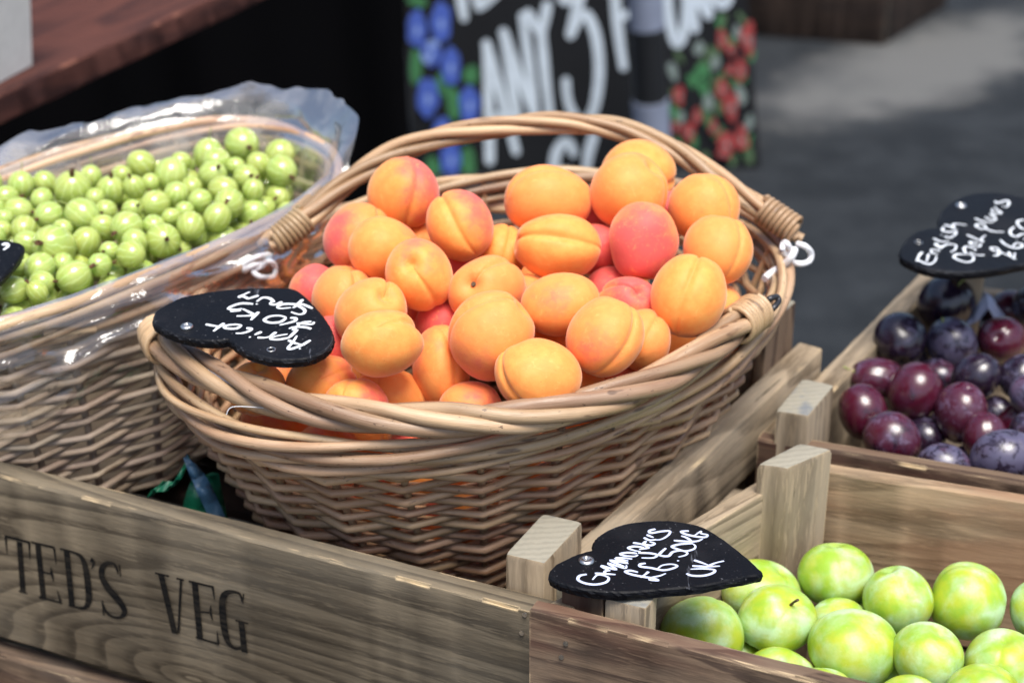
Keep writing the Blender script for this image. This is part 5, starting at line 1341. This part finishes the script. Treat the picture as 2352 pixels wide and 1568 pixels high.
# gooseberries share four meshes; each has a dry calyx where it shows
GOOSE = [(-0.2209, 0.345, 0.0105, 0.0146, 0.915), (-0.1878, 0.3269, 0.0087, 0.012, 0.918), (-0.1831, 0.2969, 0.0057, 0.0127, 0.933), (-0.2022, 0.3078, 0.0068, 0.0102, 0.976), (-0.2091, 0.2837, 0.0044, 0.0112, 0.957), (-0.2465, 0.3309, 0.0067, 0.0126, 0.876), (-0.2365, 0.3105, 0.0082, 0.0117, 0.947), (-0.2361, 0.2883, 0.0051, 0.0118, 0.939), (-0.2202, 0.3029, 0.0072, 0.0077, 0.968), (-0.2961, 0.3077, 0.0068, 0.0118, 1.033), (-0.2655, 0.3131, 0.0073, 0.0085, 0.929), (-0.2694, 0.2909, 0.0043, 0.0135, 0.937), (-0.2496, 0.2695, 0.0023, 0.0087, 0.972), (-0.2592, 0.2545, 0.0019, 0.01, 1.062), (-0.2394, 0.2454, 0.0005, 0.0092, 1.171), (-0.2243, 0.263, 0.0023, 0.0116, 0.81), (-0.2164, 0.2404, 0.0, 0.0121, 0.739), (-0.2223, 0.2184, -0.0022, 0.0106, 0.816), (-0.2402, 0.2041, -0.0036, 0.0109, 0.947), (-0.2725, 0.2387, -0.0005, 0.0116, 0.92), (-0.2936, 0.2652, 0.0039, 0.0091, 0.897), (-0.3085, 0.289, 0.0049, 0.0082, 0.833), (-0.3123, 0.2647, 0.0017, 0.0112, 1.022), (-0.332, 0.2864, 0.0046, 0.009, 0.933), (-0.341, 0.263, 0.0023, 0.0152, 0.937), (-0.3665, 0.2788, 0.0026, 0.0093, 0.923), (-0.3825, 0.2692, 0.0042, 0.0106, 0.966), (-0.3898, 0.2504, 0.001, 0.0096, 1.026), (-0.3617, 0.2479, 0.0008, 0.0088, 0.812), (-0.3756, 0.2309, -0.0023, 0.0108, 0.957), (-0.3497, 0.2208, -0.0019, 0.011, 0.947), (-0.3237, 0.2178, -0.0002, 0.0131, 0.964), (-0.3093, 0.2323, -0.0028, 0.009, 1.0), (-0.3054, 0.2048, -0.0051, 0.01, 1.0), (-0.2862, 0.197, -0.0019, 0.0125, 0.972), (-0.2884, 0.2293, -0.0005, 0.008, 0.956), (-0.2682, 0.2057, -0.0042, 0.0089, 0.875), (-0.2581, 0.1869, -0.0084, 0.0135, 0.902), (-0.2764, 0.1761, -0.0051, 0.01, 1.035), (-0.2755, 0.1569, -0.0065, 0.0104, 0.694), (-0.2929, 0.165, -0.0075, 0.0075, 1.0), (-0.3142, 0.1839, -0.0083, 0.0112, 1.087), (-0.3335, 0.1679, -0.0046, 0.016, 0.878), (-0.3556, 0.1785, -0.0073, 0.0101, 1.059), (-0.3635, 0.1993, -0.004, 0.01, 0.7), (-0.3367, 0.1373, -0.0085, 0.0111, 0.833), (-0.3535, 0.1464, -0.01, 0.0091, 1.0), (-0.3107, 0.1278, -0.0112, 0.0116, 0.763), (-0.2958, 0.1451, -0.0095, 0.0088, 0.824), (-0.3315, 0.1197, -0.0122, 0.0086, 0.632), (-0.3487, 0.1089, -0.0131, 0.0099, 0.8), (-0.3309, 0.1046, -0.0123, 0.0074, 0.8), (-0.3802, 0.2008, -0.0058, 0.0076, 1.0), (-0.3819, 0.215, -0.002, 0.0071, 1.0), (-0.2487, 0.2289, -0.0015, 0.0075, 0.923), (-0.2012, 0.263, 0.0023, 0.0089, 0.933), (-0.3952, 0.2262, -0.0004, 0.0111, 0.947), (-0.3848, 0.184, -0.0038, 0.011, 0.9), (-0.3347, 0.1994, -0.0041, 0.0076, 0.857), (-0.257, 0.2176, -0.0019, 0.0071, 1.0), (-0.2834, 0.2768, 0.0033, 0.0074, 1.0), (-0.3207, 0.2489, 0.0016, 0.0076, 0.923), (-0.323, 0.1486, -0.0099, 0.0079, 1.0), (-0.4102, 0.2759, 0.0036, 0.0108, 0.944)]
gm_ = []
for s in range(4):
    V, F = fruit_verts('gooseberry', 900 + s, 26, 18); gm_.append(mesh_from('gooseberry', V, F, (M['gooseberry'],)))
g = Geo()
for k in range(6):
    an = k * 1.047 + .3 * math.sin(k * 3); c_, s_ = math.cos(an), math.sin(an); h = .34 + .22 * ((k * 5) % 4) / 4
    tube(g, [(0.02 * c_, .02 * s_, -1.0), (.06 * c_, .06 * s_, -1.08 - h * .4), (.12 * c_ - .05 * s_, .12 * s_ + .05 * c_, -1.06 - h)], [.085, .075, .02], 5)
calyx_me = g.mesh('calyx', (M['calyx'],))
g = Geo(); tube(g, [(0, 0, 1.0), (.05, 0, 1.3), (.22, .05, 1.75)], [.05, .03, .035], 6); gstem_me = g.mesh('stem', (M['stem_green'],))
def goose(p, r, asp, label, calyx, stem, B=None):
    o = obj('gooseberry', gm_[int(rng.random() * 4)], None, p); o.scale = (r, r, r * (1 if asp > .9 else 1.04))
    B = rand_basis(2) if B is None else B
    o.rotation_mode = 'QUATERNION'; o.rotation_quaternion = frame_rot(Vector(B[:, 0]), Vector(B[:, 1]), Vector(B[:, 2]))
    tag(o, label, 'gooseberry', 'gooseberries in the lined basket')
    if calyx: c = bpy.data.objects.new('calyx', calyx_me); link(c, o)
    if stem: c = bpy.data.objects.new('stem', gstem_me); link(c, o)
def proj(p):
    q = np.asarray(p) - CAM; d_ = q @ FW; return CX + FPX * (q @ RT) / d_, CY - FPX * (q @ UP) / d_
ORD = ['first', 'second', 'third', 'fourth', 'fifth', 'sixth', 'seventh', 'eighth', 'ninth', 'tenth', 'eleventh', 'twelfth', 'thirteenth', 'fourteenth', 'fifteenth', 'sixteenth', 'seventeenth', 'eighteenth', 'nineteenth', 'twentieth']
BANDS = ['back row', 'second row from the back', 'third row from the back', 'fourth row from the back', 'fifth row from the back', 'front row']
pj = [proj(q[:3]) for q in GOOSE]
skew = [v + .42 * u for u, v in pj]                     # rows run parallel to the basket's long side
lo_, hi_ = min(skew), max(skew)
band = [min(int((s - lo_) / (hi_ - lo_ + 1e-6) * 6), 5) for s in skew]
lab = {}
for b in range(6):
    ids = sorted([i for i in range(len(GOOSE)) if band[i] == b], key=lambda i: -pj[i][0])
    for k, i in enumerate(ids):
        big = 'large' if GOOSE[i][3] > .0118 else ('small' if GOOSE[i][3] < .0082 else 'mid-sized')
        lab[i] = '%s green gooseberry, %s from the right in the %s' % (big, ORD[k], BANDS[b])
lab[0] = 'large yellowish gooseberry sitting highest at the back right of the heap'
for i, (x, y, z, r, asp) in enumerate(GOOSE):
    pole = unit(rng.normal(0, 1, 3) + np.array([0, 0, -.4 if i % 3 else 1.0])); pole[2] = min(pole[2], .6)
    if i % 2 == 0: pole = unit(np.array([rng.normal(0, .7), rng.normal(0, .6) + .2, -.95]))
    if i in (5, 23, 26, 11): pole = unit(np.array([.1, .9, .2]))
    goose((x, y, z), r, asp, lab[i], i % 5 != 3, i in (5, 23, 26) or i % 9 == 4, basis(pole, rng.normal(0, 1, 3)))
# berries under the top layer
low = []
for tries in range(6000):
    a_, b_ = rng.uniform(-1, 1, 2)
    if a_ * a_ + b_ * b_ > 1: continue
    p = TG.c + TG.e1 * TG.a * .90 * a_ + TG.e2 * TG.b * .87 * b_; p = p - TG.n * (.018 + .012 * rng.random())
    u_, v_ = proj(p)
    if u_ < -110: continue
    r = .0092 + .003 * rng.random()
    if all(np.linalg.norm(p - np.array(q[:3])) > .78 * (r + q[3]) for q in GOOSE) and all(np.linalg.norm(p - q[0]) > .8 * (r + q[1]) for q in low): low.append((p, r))
    if len(low) > 110: break
for p, r in low: goose(p, r, 1, 'green gooseberry mostly buried beneath the top layer of the heap', rng.random() < .4, False)
